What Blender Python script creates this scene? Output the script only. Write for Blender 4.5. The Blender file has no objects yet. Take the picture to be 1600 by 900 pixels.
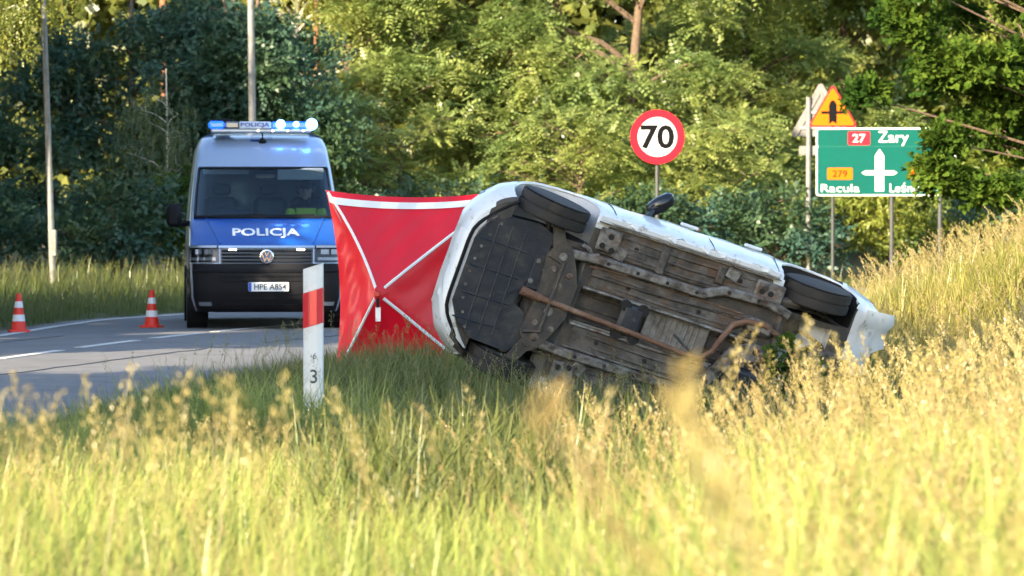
import bpy, bmesh, math, random
import numpy as np
from mathutils import Vector, Matrix
R = math.radians
PI = math.pi
scn = bpy.context.scene
COL = scn.collection

# ------------------------------------------------------------------ camera, world, sun, exposure
F = 6000.0            # focal length in pixels of the 1600 px wide photograph
HZ, CH = 338.0, 1.5   # horizon row, camera height over the road
cam_d = bpy.data.cameras.new('camera')
cam = bpy.data.objects.new('camera', cam_d); COL.objects.link(cam)
cam_d.sensor_width = 36.0
cam_d.lens = 36.0 * F / 1600.0
cam_d.clip_start = 0.5; cam_d.clip_end = 3000
cam.location = (0, 0, CH)
cam.rotation_euler = (R(90) - math.atan((450 - HZ) / F), 0, 0)
cam_d.dof.use_dof = True
cam_d.dof.focus_distance = 35.0
cam_d.dof.aperture_fstop = 4.5
cam_d.dof.aperture_blades = 0
scn.camera = cam

SUN_DIR = Vector((0.58, 0.75, -0.36)).normalized()      # the way the light travels: low, from behind left
elev = math.asin(-SUN_DIR.z)
azim = math.atan2(-SUN_DIR.x, -SUN_DIR.y)                # compass angle of the sun from +Y, clockwise
world = bpy.data.worlds.new('World'); scn.world = world
world.use_nodes = True
wn = world.node_tree
bg = wn.nodes['Background']
sky = wn.nodes.new('ShaderNodeTexSky')
sky.sky_type = 'NISHITA'; sky.sun_disc = False
sky.sun_elevation = elev; sky.sun_rotation = azim
sky.air_density = 1.0; sky.dust_density = 1.0; sky.ozone_density = 1.0
wn.links.new(sky.outputs[0], bg.inputs[0])
bg.inputs[1].default_value = 0.14
sd = bpy.data.lights.new('sun', 'SUN')
sd.energy = 5.0; sd.angle = R(0.6); sd.color = (1.0, 0.85, 0.60)
sun = bpy.data.objects.new('sun', sd); COL.objects.link(sun)
sun.location = (-30, -15, 20)
sun.rotation_euler = SUN_DIR.to_track_quat('-Z', 'Y').to_euler()
vs = scn.view_settings
vs.view_transform = 'Standard'; vs.look = 'None'; vs.gamma = 1.0; vs.exposure = 2.0
vs.use_curve_mapping = False
cy = scn.cycles
cy.max_bounces = 5; cy.diffuse_bounces = 2; cy.glossy_bounces = 2; cy.transmission_bounces = 4
cy.transparent_max_bounces = 8; cy.caustics_reflective = False; cy.caustics_refractive = False
cy.use_denoising = True
cy.use_adaptive_sampling = True; cy.adaptive_threshold = 0.03
cy.sample_clamp_indirect = 6.0

def at(px, py, D):
    """point seen at pixel (px,py) of the 1600x900 photograph, D metres down the road"""
    return Vector(((px - 800) / F * D, D, CH + (HZ - py) / F * D))

# ------------------------------------------------------------------ materials
MATS = {}
def mat(name, col, rough=0.6, metal=0.0, col2=None, scale=8.0, lo=0.4, hi=0.65, bump=0.0, bscale=40.0, coat=0.0,
        emit=None, estr=0.0, spec=0.5, col3=None, scale3=2.0, lo3=0.5, hi3=0.6):
    if name in MATS: return MATS[name]
    m = bpy.data.materials.new(name); m.use_nodes = True
    nt = m.node_tree; b = nt.nodes['Principled BSDF']
    b.inputs['Roughness'].default_value = rough
    b.inputs['Metallic'].default_value = metal
    b.inputs['Specular IOR Level'].default_value = spec
    b.inputs['Coat Weight'].default_value = coat
    b.inputs['Coat Roughness'].default_value = 0.05
    b.inputs['Base Color'].default_value = (*col, 1)
    tc = nt.nodes.new('ShaderNodeTexCoord')
    def noise_mix(prev, c, sc, l, h, det=6.0):
        n = nt.nodes.new('ShaderNodeTexNoise'); n.inputs['Scale'].default_value = sc; n.inputs['Detail'].default_value = det
        n.inputs['Roughness'].default_value = 0.65
        nt.links.new(tc.outputs['Object'], n.inputs['Vector'])
        r = nt.nodes.new('ShaderNodeMapRange'); r.inputs['From Min'].default_value = l; r.inputs['From Max'].default_value = h
        nt.links.new(n.outputs['Fac'], r.inputs['Value'])
        x = nt.nodes.new('ShaderNodeMix'); x.data_type = 'RGBA'
        nt.links.new(r.outputs[0], x.inputs['Factor'])
        if prev is None: x.inputs['A'].default_value = (*col, 1)
        else: nt.links.new(prev, x.inputs['A'])
        x.inputs['B'].default_value = (*c, 1)
        return x.outputs['Result'], n
    out = None
    if col2 is not None: out, _ = noise_mix(None, col2, scale, lo, hi)
    if col3 is not None: out, _ = noise_mix(out, col3, scale3, lo3, hi3)
    if out is not None: nt.links.new(out, b.inputs['Base Color'])
    if bump > 0:
        n = nt.nodes.new('ShaderNodeTexNoise'); n.inputs['Scale'].default_value = bscale; n.inputs['Detail'].default_value = 5
        nt.links.new(tc.outputs['Object'], n.inputs['Vector'])
        bp = nt.nodes.new('ShaderNodeBump'); bp.inputs['Strength'].default_value = bump; bp.inputs['Distance'].default_value = 0.02
        nt.links.new(n.outputs['Fac'], bp.inputs['Height']); nt.links.new(bp.outputs[0], b.inputs['Normal'])
    if emit is not None:
        b.inputs['Emission Color'].default_value = (*emit, 1); b.inputs['Emission Strength'].default_value = estr
    MATS[name] = m
    return m

def leaf_mat(name, c1, c2, trans=0.45, c3=None, patch=0.25, tip=None, gloss=0.04):
    """thin leaves: every leaf (mesh island) takes a tone of its own between c1 and c2, some patches lean to c3"""
    if name in MATS: return MATS[name]
    m = bpy.data.materials.new(name); m.use_nodes = True
    nt = m.node_tree; nt.nodes.clear()
    o = nt.nodes.new('ShaderNodeOutputMaterial')
    g = nt.nodes.new('ShaderNodeNewGeometry')
    x = nt.nodes.new('ShaderNodeMix'); x.data_type = 'RGBA'
    nt.links.new(g.outputs['Random Per Island'], x.inputs['Factor'])
    x.inputs['A'].default_value = (*c1, 1); x.inputs['B'].default_value = (*c2, 1)
    col = x.outputs['Result']
    if c3 is not None:
        tc = nt.nodes.new('ShaderNodeTexCoord')
        n = nt.nodes.new('ShaderNodeTexNoise'); n.inputs['Scale'].default_value = patch; n.inputs['Detail'].default_value = 3
        nt.links.new(tc.outputs['Object'], n.inputs['Vector'])
        r = nt.nodes.new('ShaderNodeMapRange'); r.inputs['From Min'].default_value = 0.42; r.inputs['From Max'].default_value = 0.62
        nt.links.new(n.outputs['Fac'], r.inputs['Value'])
        y = nt.nodes.new('ShaderNodeMix'); y.data_type = 'RGBA'
        nt.links.new(r.outputs[0], y.inputs['Factor']); nt.links.new(col, y.inputs['A']); y.inputs['B'].default_value = (*c3, 1)
        col = y.outputs['Result']
    if tip is not None:                     # dry tips: the blade's own colour along its length (uv v runs root to tip)
        uv = nt.nodes.new('ShaderNodeUVMap'); uv.uv_map = 'uv'
        sp = nt.nodes.new('ShaderNodeSeparateXYZ'); nt.links.new(uv.outputs[0], sp.inputs[0])
        r = nt.nodes.new('ShaderNodeMapRange'); r.inputs['From Min'].default_value = 0.35; r.inputs['From Max'].default_value = 1.0
        nt.links.new(sp.outputs['Y'], r.inputs['Value'])
        y = nt.nodes.new('ShaderNodeMix'); y.data_type = 'RGBA'
        nt.links.new(r.outputs[0], y.inputs['Factor']); nt.links.new(col, y.inputs['A']); y.inputs['B'].default_value = (*tip, 1)
        col = y.outputs['Result']
    d = nt.nodes.new('ShaderNodeBsdfDiffuse'); t = nt.nodes.new('ShaderNodeBsdfTranslucent'); gl = nt.nodes.new('ShaderNodeBsdfGlossy')
    gl.inputs['Roughness'].default_value = 0.4
    nt.links.new(col, d.inputs[0]); nt.links.new(col, t.inputs[0])
    a = nt.nodes.new('ShaderNodeMixShader'); a.inputs[0].default_value = trans
    nt.links.new(d.outputs[0], a.inputs[1]); nt.links.new(t.outputs[0], a.inputs[2])
    b = nt.nodes.new('ShaderNodeMixShader'); b.inputs[0].default_value = gloss
    nt.links.new(a.outputs[0], b.inputs[1]); nt.links.new(gl.outputs[0], b.inputs[2])
    nt.links.new(b.outputs[0], o.inputs[0])
    MATS[name] = m
    return m

def glass_mat(name, tint=(0.55, 0.62, 0.66), base=0.10):
    if name in MATS: return MATS[name]
    m = bpy.data.materials.new(name); m.use_nodes = True
    nt = m.node_tree; nt.nodes.clear()
    o = nt.nodes.new('ShaderNodeOutputMaterial')
    t = nt.nodes.new('ShaderNodeBsdfTransparent'); t.inputs[0].default_value = (*tint, 1)
    g = nt.nodes.new('ShaderNodeBsdfGlossy'); g.inputs['Roughness'].default_value = 0.02
    fr = nt.nodes.new('ShaderNodeFresnel'); fr.inputs[0].default_value = 1.28
    ad = nt.nodes.new('ShaderNodeMath'); ad.operation = 'ADD'; ad.inputs[1].default_value = base
    nt.links.new(fr.outputs[0], ad.inputs[0])
    mx = nt.nodes.new('ShaderNodeMixShader')
    nt.links.new(ad.outputs[0], mx.inputs[0]); nt.links.new(t.outputs[0], mx.inputs[1]); nt.links.new(g.outputs[0], mx.inputs[2])
    nt.links.new(mx.outputs[0], o.inputs[0])
    MATS[name] = m
    return m

# ------------------------------------------------------------------ mesh helpers
class MB:
    def __init__(s): s.v = []; s.f = []
    def add(s, verts, faces):
        k = len(s.v); s.v += [tuple(p) for p in verts]; s.f += [tuple(i + k for i in f) for f in faces]; return s
    def box(s, c, d, rot=None, bev=0.0):
        hx, hy, hz = d[0] / 2, d[1] / 2, d[2] / 2
        if bev > 0:
            b = min(bev, hx * .9, hy * .9, hz * .9); vs_ = []
            for sx in (-1, 1):
                for sy in (-1, 1):
                    for sz in (-1, 1):
                        vs_ += [(sx * hx, sy * (hy - b), sz * (hz - b)), (sx * (hx - b), sy * hy, sz * (hz - b)), (sx * (hx - b), sy * (hy - b), sz * hz)]
            bm = bmesh.new()
            for p in vs_: bm.verts.new(p)
            bmesh.ops.convex_hull(bm, input=bm.verts)
            bm.verts.ensure_lookup_table(); bm.verts.index_update()
            V = [v.co.copy() for v in bm.verts]; Fc = [[v.index for v in f.verts] for f in bm.faces]; bm.free()
        else:
            V = [Vector((x, y, z)) for x in (-hx, hx) for y in (-hy, hy) for z in (-hz, hz)]
            Fc = [(0, 1, 3, 2), (4, 6, 7, 5), (0, 4, 5, 1), (2, 3, 7, 6), (0, 2, 6, 4), (1, 5, 7, 3)]
        if rot is not None:
            M = rot.to_matrix() if not isinstance(rot, Matrix) else rot
            V = [M @ p for p in V]
        return s.add([p + Vector(c) for p in V], Fc)
    def tube(s, path, rad, n=8, cap=True):
        path = [Vector(p) for p in path]; m = len(path)
        if not hasattr(rad, '__len__'): rad = [rad] * m
        ref = None; V = []
        for i, p in enumerate(path):
            t = (path[min(i + 1, m - 1)] - path[max(i - 1, 0)]).normalized()
            if ref is None:
                ref = t.orthogonal().normalized()
            ref = (ref - t * ref.dot(t)).normalized(); b = t.cross(ref)
            for k in range(n):
                a = 2 * PI * k / n; V.append(p + (ref * math.cos(a) + b * math.sin(a)) * rad[i])
        Fc = [(i * n + k, i * n + (k + 1) % n, (i + 1) * n + (k + 1) % n, (i + 1) * n + k) for i in range(m - 1) for k in range(n)]
        if cap: Fc += [tuple(range(n))[::-1], tuple((m - 1) * n + k for k in range(n))]
        return s.add(V, Fc)
    def lathe(s, prof, n=24, c=(0, 0, 0), axis='Z', cap=True):
        V = []; c = Vector(c)
        for r, h in prof:
            for k in range(n):
                a = 2 * PI * k / n; x, y = r * math.cos(a), r * math.sin(a)
                V.append(c + Vector({'Z': (x, y, h), 'Y': (x, h, y), 'X': (h, x, y)}[axis]))
        m = len(prof)
        Fc = [(i * n + k, i * n + (k + 1) % n, (i + 1) * n + (k + 1) % n, (i + 1) * n + k) for i in range(m - 1) for k in range(n)]
        if cap: Fc += [tuple(range(n))[::-1], tuple((m - 1) * n + k for k in range(n))]
        return s.add(V, Fc)
    def prism(s, poly, d0, d1, plane='XZ'):
        """2-D outline pushed from depth d0 to d1; plane XZ has depth along Y, XY along Z, YZ along X"""
        fn = {'XZ': lambda a, b, d: (a, d, b), 'XY': lambda a, b, d: (a, b, d), 'YZ': lambda a, b, d: (d, a, b)}[plane]
        n = len(poly)
        V = [fn(a, b, d0) for a, b in poly] + [fn(a, b, d1) for a, b in poly]
        Fc = [tuple(range(n)), tuple(range(2 * n - 1, n - 1, -1))] + [(i, (i + 1) % n, n + (i + 1) % n, n + i)[::-1] for i in range(n)]
        return s.add(V, Fc)
    def grid(s, P, thick=None):
        """P[i][j] points; thick: a vector added for a back sheet, so that the sheet is a closed slab"""
        ni, nj = len(P), len(P[0])
        V = [p for r in P for p in r]
        Fc = [(i * nj + j, i * nj + j + 1, (i + 1) * nj + j + 1, (i + 1) * nj + j) for i in range(ni - 1) for j in range(nj - 1)]
        if thick is not None:
            T = Vector(thick); k = len(V)
            V = V + [Vector(p) + T for p in V]
            Fc = Fc + [tuple(q + k for q in f[::-1]) for f in Fc]
            ring = [j for j in range(nj)] + [i * nj + nj - 1 for i in range(1, ni)] + [(ni - 1) * nj + j for j in range(nj - 2, -1, -1)] + [i * nj for i in range(ni - 2, 0, -1)]
            Fc += [(ring[i], ring[(i + 1) % len(ring)], ring[(i + 1) % len(ring)] + k, ring[i] + k)[::-1] for i in range(len(ring))]
        return s.add(V, Fc)
    def build(s, name, m, parent=None, smooth=False, fix=True):
        me = bpy.data.meshes.new(name); me.from_pydata(s.v, [], s.f)
        if fix:
            bm = bmesh.new(); bm.from_mesh(me); bmesh.ops.recalc_face_normals(bm, faces=bm.faces); bm.to_mesh(me); bm.free()
        if smooth:
            me.polygons.foreach_set('use_smooth', [True] * len(me.polygons))
            me.set_sharp_from_angle(angle=R(38))
        me.materials.append(m)
        o = bpy.data.objects.new(name, me); COL.objects.link(o)
        if parent: o.parent = parent
        return o

def np_mesh(name, V, Q, m, parent=None, uv=None, smooth=False):
    me = bpy.data.meshes.new(name)
    V = np.asarray(V, np.float32); Q = np.asarray(Q, np.int32)
    me.vertices.add(len(V)); me.vertices.foreach_set('co', V.ravel())
    k = Q.shape[1]
    me.loops.add(Q.size); me.loops.foreach_set('vertex_index', Q.ravel())
    me.polygons.add(len(Q)); me.polygons.foreach_set('loop_start', np.arange(0, Q.size, k, dtype=np.int32))
    me.polygons.foreach_set('use_smooth', np.full(len(Q), smooth))
    if uv is not None:
        L = me.uv_layers.new(name='uv'); L.data.foreach_set('uv', np.asarray(uv, np.float32)[Q.ravel()].ravel())
    me.update(calc_edges=True)
    me.materials.append(m)
    o = bpy.data.objects.new(name, me); COL.objects.link(o)
    if parent: o.parent = parent
    return o

def tag(o, label=None, cat=None, group=None, kind=None):
    if label: o['label'] = label
    if cat: o['category'] = cat
    if group: o['group'] = group
    if kind: o['kind'] = kind
    return o

def thing(name, loc, label, cat, group=None, rz=0.0):
    o = bpy.data.objects.new(name, None); COL.objects.link(o); o.empty_display_size = 0.3
    o.location = loc; o.rotation_euler = (0, 0, rz)
    return tag(o, label, cat, group)

def text_mb(body, h=None, w=None, bold=0.0, depth=0.004, front=0.0, cx=0.0, cz=0.0):
    """lettering as a thin raised plate in the XZ plane, front face towards -Y"""
    cu = bpy.data.curves.new('t', 'FONT'); cu.body = body; cu.size = 1.0; cu.offset = bold; cu.resolution_u = 3
    cu.align_x = 'CENTER'
    o = bpy.data.objects.new('t', cu); COL.objects.link(o)
    dg = bpy.context.evaluated_depsgraph_get(); me = bpy.data.meshes.new_from_object(o.evaluated_get(dg))
    P = np.array([v.co[:] for v in me.vertices]); Fc = [list(p.vertices) for p in me.polygons]
    bpy.data.objects.remove(o); bpy.data.curves.remove(cu)
    mn, mx = P.min(0), P.max(0)
    sz = h / (mx[1] - mn[1]) if h else w / (mx[0] - mn[0])
    sx = w / (mx[0] - mn[0]) if w else sz
    X = (P[:, 0] - (mn[0] + mx[0]) / 2) * sx + cx; Z = (P[:, 1] - (mn[1] + mx[1]) / 2) * sz + cz
    bpy.data.meshes.remove(me)
    b = MB()
    n = len(X)
    V = [(X[i], front, Z[i]) for i in range(n)] + [(X[i], front - depth, Z[i]) for i in range(n)]
    ed = {}
    for f in Fc:
        for i in range(len(f)):
            a, c = f[i], f[(i + 1) % len(f)]
            ed[(a, c)] = 1
    side = [(a, c, c + n, a + n) for (a, c) in ed if (c, a) not in ed]
    b.add(V, [tuple(f) for f in Fc] + [tuple(i + n for i in f)[::-1] for f in Fc] + side)
    return b

def interp(x, xs, ys): return float(np.interp(x, xs, ys))
def cr(xs, ys, q):
    """smooth (Catmull-Rom style, cubic Hermite) interpolation"""
    xs = np.asarray(xs, float); ys = np.asarray(ys, float); m = np.gradient(ys, xs)
    q = np.clip(q, xs[0], xs[-1]); i = np.clip(np.searchsorted(xs, q) - 1, 0, len(xs) - 2)
    h = xs[i + 1] - xs[i]; t = (q - xs[i]) / h
    return (2*t**3-3*t**2+1)*ys[i] + (t**3-2*t**2+t)*h*m[i] + (-2*t**3+3*t**2)*ys[i+1] + (t**3-t**2)*h*m[i+1]
def sstep(a, b, x):
    t = np.clip((np.asarray(x, float) - a) / (b - a), 0, 1); return t * t * (3 - 2 * t)
def circle(r, n, cx=0, cz=0, a0=0.0): return [(cx + r * math.cos(a0 + 2 * PI * k / n), cz + r * math.sin(a0 + 2 * PI * k / n)) for k in range(n)]
def rrect(w, h, r, n=5, cx=0, cz=0):
    P = []
    for (sx, sz, a0) in ((1, 1, 0), (-1, 1, 90), (-1, -1, 180), (1, -1, 270)):
        for k in range(n + 1):
            a = R(a0 + 90 * k / n); P.append((cx + sx * (w / 2 - r) + r * math.cos(a), cz + sz * (h / 2 - r) + r * math.sin(a)))
    return P

# ------------------------------------------------------------------ ground and road
CD = np.array([-40, -5, 8, 20, 32, 39.7, 43.9, 46.9, 50.3, 56, 62, 68.5, 75, 81, 87, 95, 110.])
CX = np.array([-14.5, -10.3, -8.9, -7.55, -6.2, -5.3, -4.75, -4.25, -3.52, -2.0, 0.3, 3.5, 8, 14, 22, 34, 60.])
FD = np.array([-40, -5, 8, 20, 32, 40, 48.1, 52, 55.5, 59.5, 64, 69.5, 75.5, 82, 88, 96, 110.])
FX = np.array([-17.5, -13, -11.4, -9.9, -8.4, -7.4, -6.4, -6.2, -5.9, -4.75, -2.9, 0.0, 4.0, 9.5, 17, 30, 56.])
def near_x(D): return np.interp(D, CD, CX) + 3.05 + 0.012 * np.clip(np.asarray(D, float) - 50, 0, 60)
def far_x(D): return np.interp(D, FD, FX) - 0.35
def ground_z(X, D):
    X = np.asarray(X, float); D = np.asarray(D, float)
    e = (X - near_x(D)) * 0.98
    ditch = np.interp(e, [0.25, 1.3, 2.6, 3.4, 4.6, 6.3, 7.4, 8.6, 10.5, 14, 40], [-.03, -.05, -.16, -.30, -.50, -.58, -.36, .05, .42, .62, .8])
    fore = np.interp(e, [0.25, 2, 5, 9, 13, 40], [-.03, -.14, -.26, -.18, .02, .3])
    flat = np.interp(e, [0.25, 4, 40], [-.03, .1, .5])
    w = sstep(22, 31, D); w2 = sstep(58, 72, D)
    z = fore * (1 - w) + (ditch * (1 - w2) + flat * w2) * w
    z = z + 1.0 * sstep(3.6, 7.2, e) * sstep(37.5, 44, D) * (1 - sstep(58, 72, D))
    l = (far_x(D) - X)
    left = np.interp(l, [0.1, 1.0, 2.5, 6, 40], [-.03, .0, -.12, .15, .8])
    z = np.where(l > 0, left, z)
    z = z + np.where((e > 1) | (l > 1), 0.05 * np.sin(X * 1.7 + D * .6) * np.sin(D * 1.1 - X * .4), 0)
    return z

gx = np.unique(np.concatenate([np.linspace(-700, -60, 9), np.linspace(-60, -14, 24), np.linspace(-14, 14, 113), np.linspace(14, 60, 24), np.linspace(60, 700, 9)]))
gd = np.unique(np.concatenate([np.linspace(-500, -20, 7), np.linspace(-20, 6, 14), np.linspace(6, 92, 173), np.linspace(92, 140, 17), np.linspace(140, 1500, 10)]))
GX, GD = np.meshgrid(gx, gd)
V = np.stack([GX, GD, ground_z(GX, GD)], -1).reshape(-1, 3)
nx = len(gx); I, J = np.meshgrid(np.arange(len(gd) - 1), np.arange(nx - 1), indexing='ij')
b0 = (I * nx + J).ravel()
m_soil = mat('soil', (0.075, 0.062, 0.03), 0.95, col2=(0.06, 0.075, 0.022), scale=1.6, bump=0.6, bscale=9, col3=(0.10, 0.085, 0.045), scale3=0.5)
tag(np_mesh('ground', V, np.stack([b0, b0 + 1, b0 + nx + 1, b0 + nx], -1), m_soil, smooth=True), kind='structure')

# the carriageway: an asphalt sheet with thickness at its edges, markings as raised paint
m_asph = mat('asphalt', (0.135, 0.130, 0.132), 0.8, col2=(0.175, 0.168, 0.166), scale=3.0, lo=.35, hi=.7, bump=0.5, bscale=160, col3=(0.115, 0.108, 0.105), scale3=.7, lo3=.52, hi3=.7)
dd = np.linspace(-30, 100, 131)
P = []
for D in dd:
    a, c = float(far_x(D)), float(near_x(D))
    P.append([(a - .1, D, -.06)] + [(a + (c - a) * k / 6, D, 0.004 + 0.02 * (1 - (2 * k / 6 - 1) ** 2)) for k in range(7)] + [(c + .1, D, -.06)])
road = tag(MB().grid(P).build('road', m_asph, smooth=True, fix=False), kind='structure')
for p in road.data.polygons: p.use_smooth = True
m_line = mat('road_paint', (0.55, 0.53, 0.50), 0.6, col2=(0.30, 0.29, 0.27), scale=14, lo=.5, hi=.75)
def road_z(X, D):
    a, c = float(far_x(D)), float(near_x(D)); t = 2 * (X - a) / (c - a) - 1
    return 0.0045 + 0.02 * (1 - t * t)
def strip(cx, D0, D1, w, name):
    n = max(2, int((D1 - D0) / 1.0)); P = []
    for i in range(n + 1):
        D = D0 + (D1 - D0) * i / n; x = float(cx(D))
        P.append([(x - w / 2, D, road_z(x - w / 2, D) + .006), (x + w / 2, D, road_z(x + w / 2, D) + .006)])
    return MB().grid(P, thick=(0, 0, -.004)).build(name, m_line, road)
centre = lambda D: np.interp(D, CD, CX)
for D0 in (34.6, 39.7, 43.1, 46.4, 49.0, 52.6, 57.6, 62.6): 
    strip(centre, D0, D0 + (2.5 if D0 < 46 else 2.0 if D0 < 49 else 3.1), 0.13, 'centre_dash')
strip(lambda D: far_x(D) + .38, 6, 96, 0.14, 'edge_line')
m_crack = mat('tar', (0.03, 0.03, 0.032), 0.6)
for (x0, D0, x1, D1) in ((-5.0, 34.5, -3.4, 43.0), (-6.4, 43, -5.6, 47.5), (-2.9, 45, -1.9, 48.5)):
    P = []
    rr = random.Random(int(D0 * 7))
    for i in range(15):
        t = i / 14; x = x0 + (x1 - x0) * t + rr.uniform(-.05, .05); D = D0 + (D1 - D0) * t
        P.append([(x - .02, D, road_z(x, D) + .005), (x + .02, D, road_z(x, D) + .005)])
    MB().grid(P, thick=(0, 0, -.003)).build('crack_seal', m_crack, road)

# ------------------------------------------------------------------ police van
m_silver = mat('silver_paint', (0.29, 0.37, 0.50), 0.32, 0.25, coat=0.6)
m_blue = mat('police_blue_film', (0.003, 0.062, 0.30), 0.35, coat=0.4)
m_black = mat('black_plastic', (0.009, 0.009, 0.011), 0.6, spec=.15, bump=.15, bscale=220)
m_gloss = mat('gloss_black', (0.008, 0.009, 0.012), 0.15, coat=.2)
m_rubber = mat('rubber', (0.016, 0.015, 0.015), 0.85, col2=(0.03, 0.026, 0.022), scale=7)
m_chrome = mat('chrome', (0.75, 0.76, 0.78), 0.12, 1.0)
m_alu = mat('aluminium', (0.45, 0.46, 0.48), 0.35, 0.8)
m_white = mat('white_film', (0.80, 0.80, 0.80), 0.45)
m_inner = mat('cab_trim', (0.045, 0.05, 0.06), 0.7)
m_pale = mat('pale_trim', (0.72, 0.74, 0.75), 0.7)
m_glass = glass_mat('windscreen_glass', (0.66, 0.75, 0.80), 0.005)
m_lens = mat('lamp_lens', (0.17, 0.19, 0.22), 0.08, 0.3, coat=1)
m_lens_b = mat('blue_lens', (0.01, 0.09, 0.55), 0.12, coat=.8, emit=(0.01, 0.13, 1.0), estr=0.5)
m_flash = mat('blue_flash', (0.2, 0.4, 1.0), 0.2, emit=(0.09, 0.28, 1.0), estr=7.5)
m_led = mat('marker_led', (0.9, 0.9, 0.85), 0.2, emit=(1.0, 0.86, 0.62), estr=2.2)
m_red = mat('red_lens', (0.45, 0.012, 0.012), 0.25, coat=.5)

van = thing('police_van', (at(417, 338, 50.2).x, 50.2, 0.012), 'silver and blue police van facing us with blue roof lights flashing', 'van', rz=R(5.4))
ZY = ([.24, .30, .42, .55, .75, .86, 1.08, 1.12, 1.25, 1.38, 1.46, 1.8, 2.15, 2.22, 2.4, 2.54, 2.60, 2.63],
      [.13, .05, .02, .0, .015, .05, .09, .15, .38, .66, .86, 1.17, 1.50, 1.58, 1.74, 2.0, 2.3, 2.7])
ZW = ([.24, .42, .8, 1.1, 1.46, 1.8, 2.15, 2.4, 2.52, 2.59, 2.63], [.93, .985, 1.0, 1.01, .995, .965, .92, .885, .85, .79, .66])
ZC = ([.24, .8, 1.1, 1.46, 2.15, 2.63], [.34, .42, .48, .40, .34, .5])
NEXP = 3.4
def vp(z, f, off=0.0):
    """point of the van's front skin at height z, f = -1..1 across"""
    hw = interp(z, *ZW); y = interp(z, *ZY); c = interp(z, *ZC)
    g = c * (1 - max(0.0, 1 - min(1, abs(f)) ** NEXP) ** (1 / NEXP))
    e = 1e-3
    p = Vector((hw * f, y + g, z))
    if off:
        f2 = min(.999, abs(f)) * (1 if f >= 0 else -1)
        def q(zz, ff):
            h = interp(zz, *ZW); cc = interp(zz, *ZC)
            return Vector((h * ff, interp(zz, *ZY) + cc * (1 - max(0., 1 - min(1, abs(ff)) ** NEXP) ** (1 / NEXP)), zz))
        du = q(z, min(1, f2 + 2e-3)) - q(z, max(-1, f2 - 2e-3)); dv = q(z + .012, f2) - q(z - .012, f2)
        nrm = du.cross(dv).normalized()
        if nrm.y > 0: nrm = -nrm
        p += nrm * off
    return p
FS = [-1, -.998, -.99, -.975, -.95, -.92, -.88, -.8, -.65, -.45, -.25, 0, .25, .45, .65, .8, .88, .92, .95, .975, .99, .998, 1]
ZS = [.24, .30, .36, .42, .55, .65, .75, .86, 1.0, 1.08, 1.12, 1.18, 1.25, 1.32, 1.38, 1.46, 1.6, 1.75, 1.9, 2.05, 2.13, 2.22, 2.3, 2.4, 2.47, 2.54, 2.58, 2.61, 2.63]
LEN = 5.95
b = MB(); nf = len(FS)
for z in ZS:
    row = [vp(z, f) for f in FS]
    hw = interp(z, *ZW)
    b.v += [tuple(p) for p in row] + [(hw, 2.35, z), (hw, 3.6, z), (hw * .995, LEN - .12, z), (hw * .9, LEN, z), (-hw * .9, LEN, z), (-hw * .995, LEN - .12, z), (-hw, 3.6, z), (-hw, 2.35, z)]
nr = nf + 8
for i in range(len(ZS) - 1):
    for j in range(nr):
        if j < nf - 1 and 1.46 <= ZS[i] < 2.13 and abs(FS[j] + FS[j + 1]) / 2 < .935: continue       # the windscreen opening
        if j in (nf - 1, nr - 1) and 1.46 <= ZS[i] < 2.05: continue                                    # the cab door windows
        b.f.append((i * nr + j, i * nr + (j + 1) % nr, (i + 1) * nr + (j + 1) % nr, (i + 1) * nr + j))
b.f.append(tuple((len(ZS) - 1) * nr + j for j in range(nr)))
body = b.build('body', m_silver, van, smooth=True)

def vpatch(name, z0, z1, f0, f1, m, off, parent=van, nz=6, nf_=14, th=-.02, shape=None, smooth=True):
    P = []
    for i in range(nz + 1):
        z = z0 + (z1 - z0) * i / nz
        a, c = (f0, f1) if shape is None else shape(i / nz)
        P.append([vp(z, a + (c - a) * j / nf_, off) for j in range(nf_ + 1)])
    mb = MB().grid(P, thick=(0, abs(th), 0))
    return mb.build(name, m, parent, smooth=smooth)
hood = vpatch('bonnet', 1.10, 1.452, -.97, .97, m_blue, .008, nz=10, nf_=26)
for s_ in (-1, 1):                               # the two pressed edges of the bonnet
    MB().tube([vp(1.12 + .33 * k / 6, s_ * (.60 + .18 * k / 6), .010) for k in range(7)], [.012] * 7, 6).build('bonnet_crease', m_blue, hood, smooth=True)
t = text_mb('POLICJA', h=.125, w=.88, bold=.022, depth=.004)
o = t.build('police_lettering', m_white, hood)
for v in o.data.vertices:                        # lay the letters on the sloping bonnet
    zz = 1.255 + v.co.z * 1.0; p = vp(zz, v.co.x / interp(zz, *ZW), .012 - v.co.y); v.co = p
o['label'] = 'white POLICJA lettering on the bonnet'
bump_ = vpatch('front_bumper', .24, .865, -1, 1, m_black, .014, nz=10, nf_=40)
for (z, h) in ((.70, .02), (.64, .012), (.47, .02), (.40, .02), (.33, .015)):
    vpatch('bumper_slat', z, z + h, -.62, .62, m_black, .03, bump_, nz=1, nf_=12)
MB().tube([vp(.765, -.95 + 1.9 * k / 20, .014) for k in range(21)], .022, 6).build('bumper_ridge', m_black, bump_, smooth=True)
gr = vpatch('grille', .865, 1.065, -.60, .60, m_gloss, .006, nz=2, nf_=14)
for z in (.885, .93, .975, 1.02):
    vpatch('grille_slat', z, z + .022, -.58, .58, m_black, .03, gr, nz=1, nf_=14)
vpatch('chrome_strip', 1.070, 1.086, -.62, .62, m_chrome, .026, gr, nz=1, nf_=14)
for s_ in (-1, 1):
    vpatch('grille_flasher', 1.035, 1.055, s_ * .44 - .05, s_ * .44 + .05, m_led, .036, gr, nz=1, nf_=2)
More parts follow.
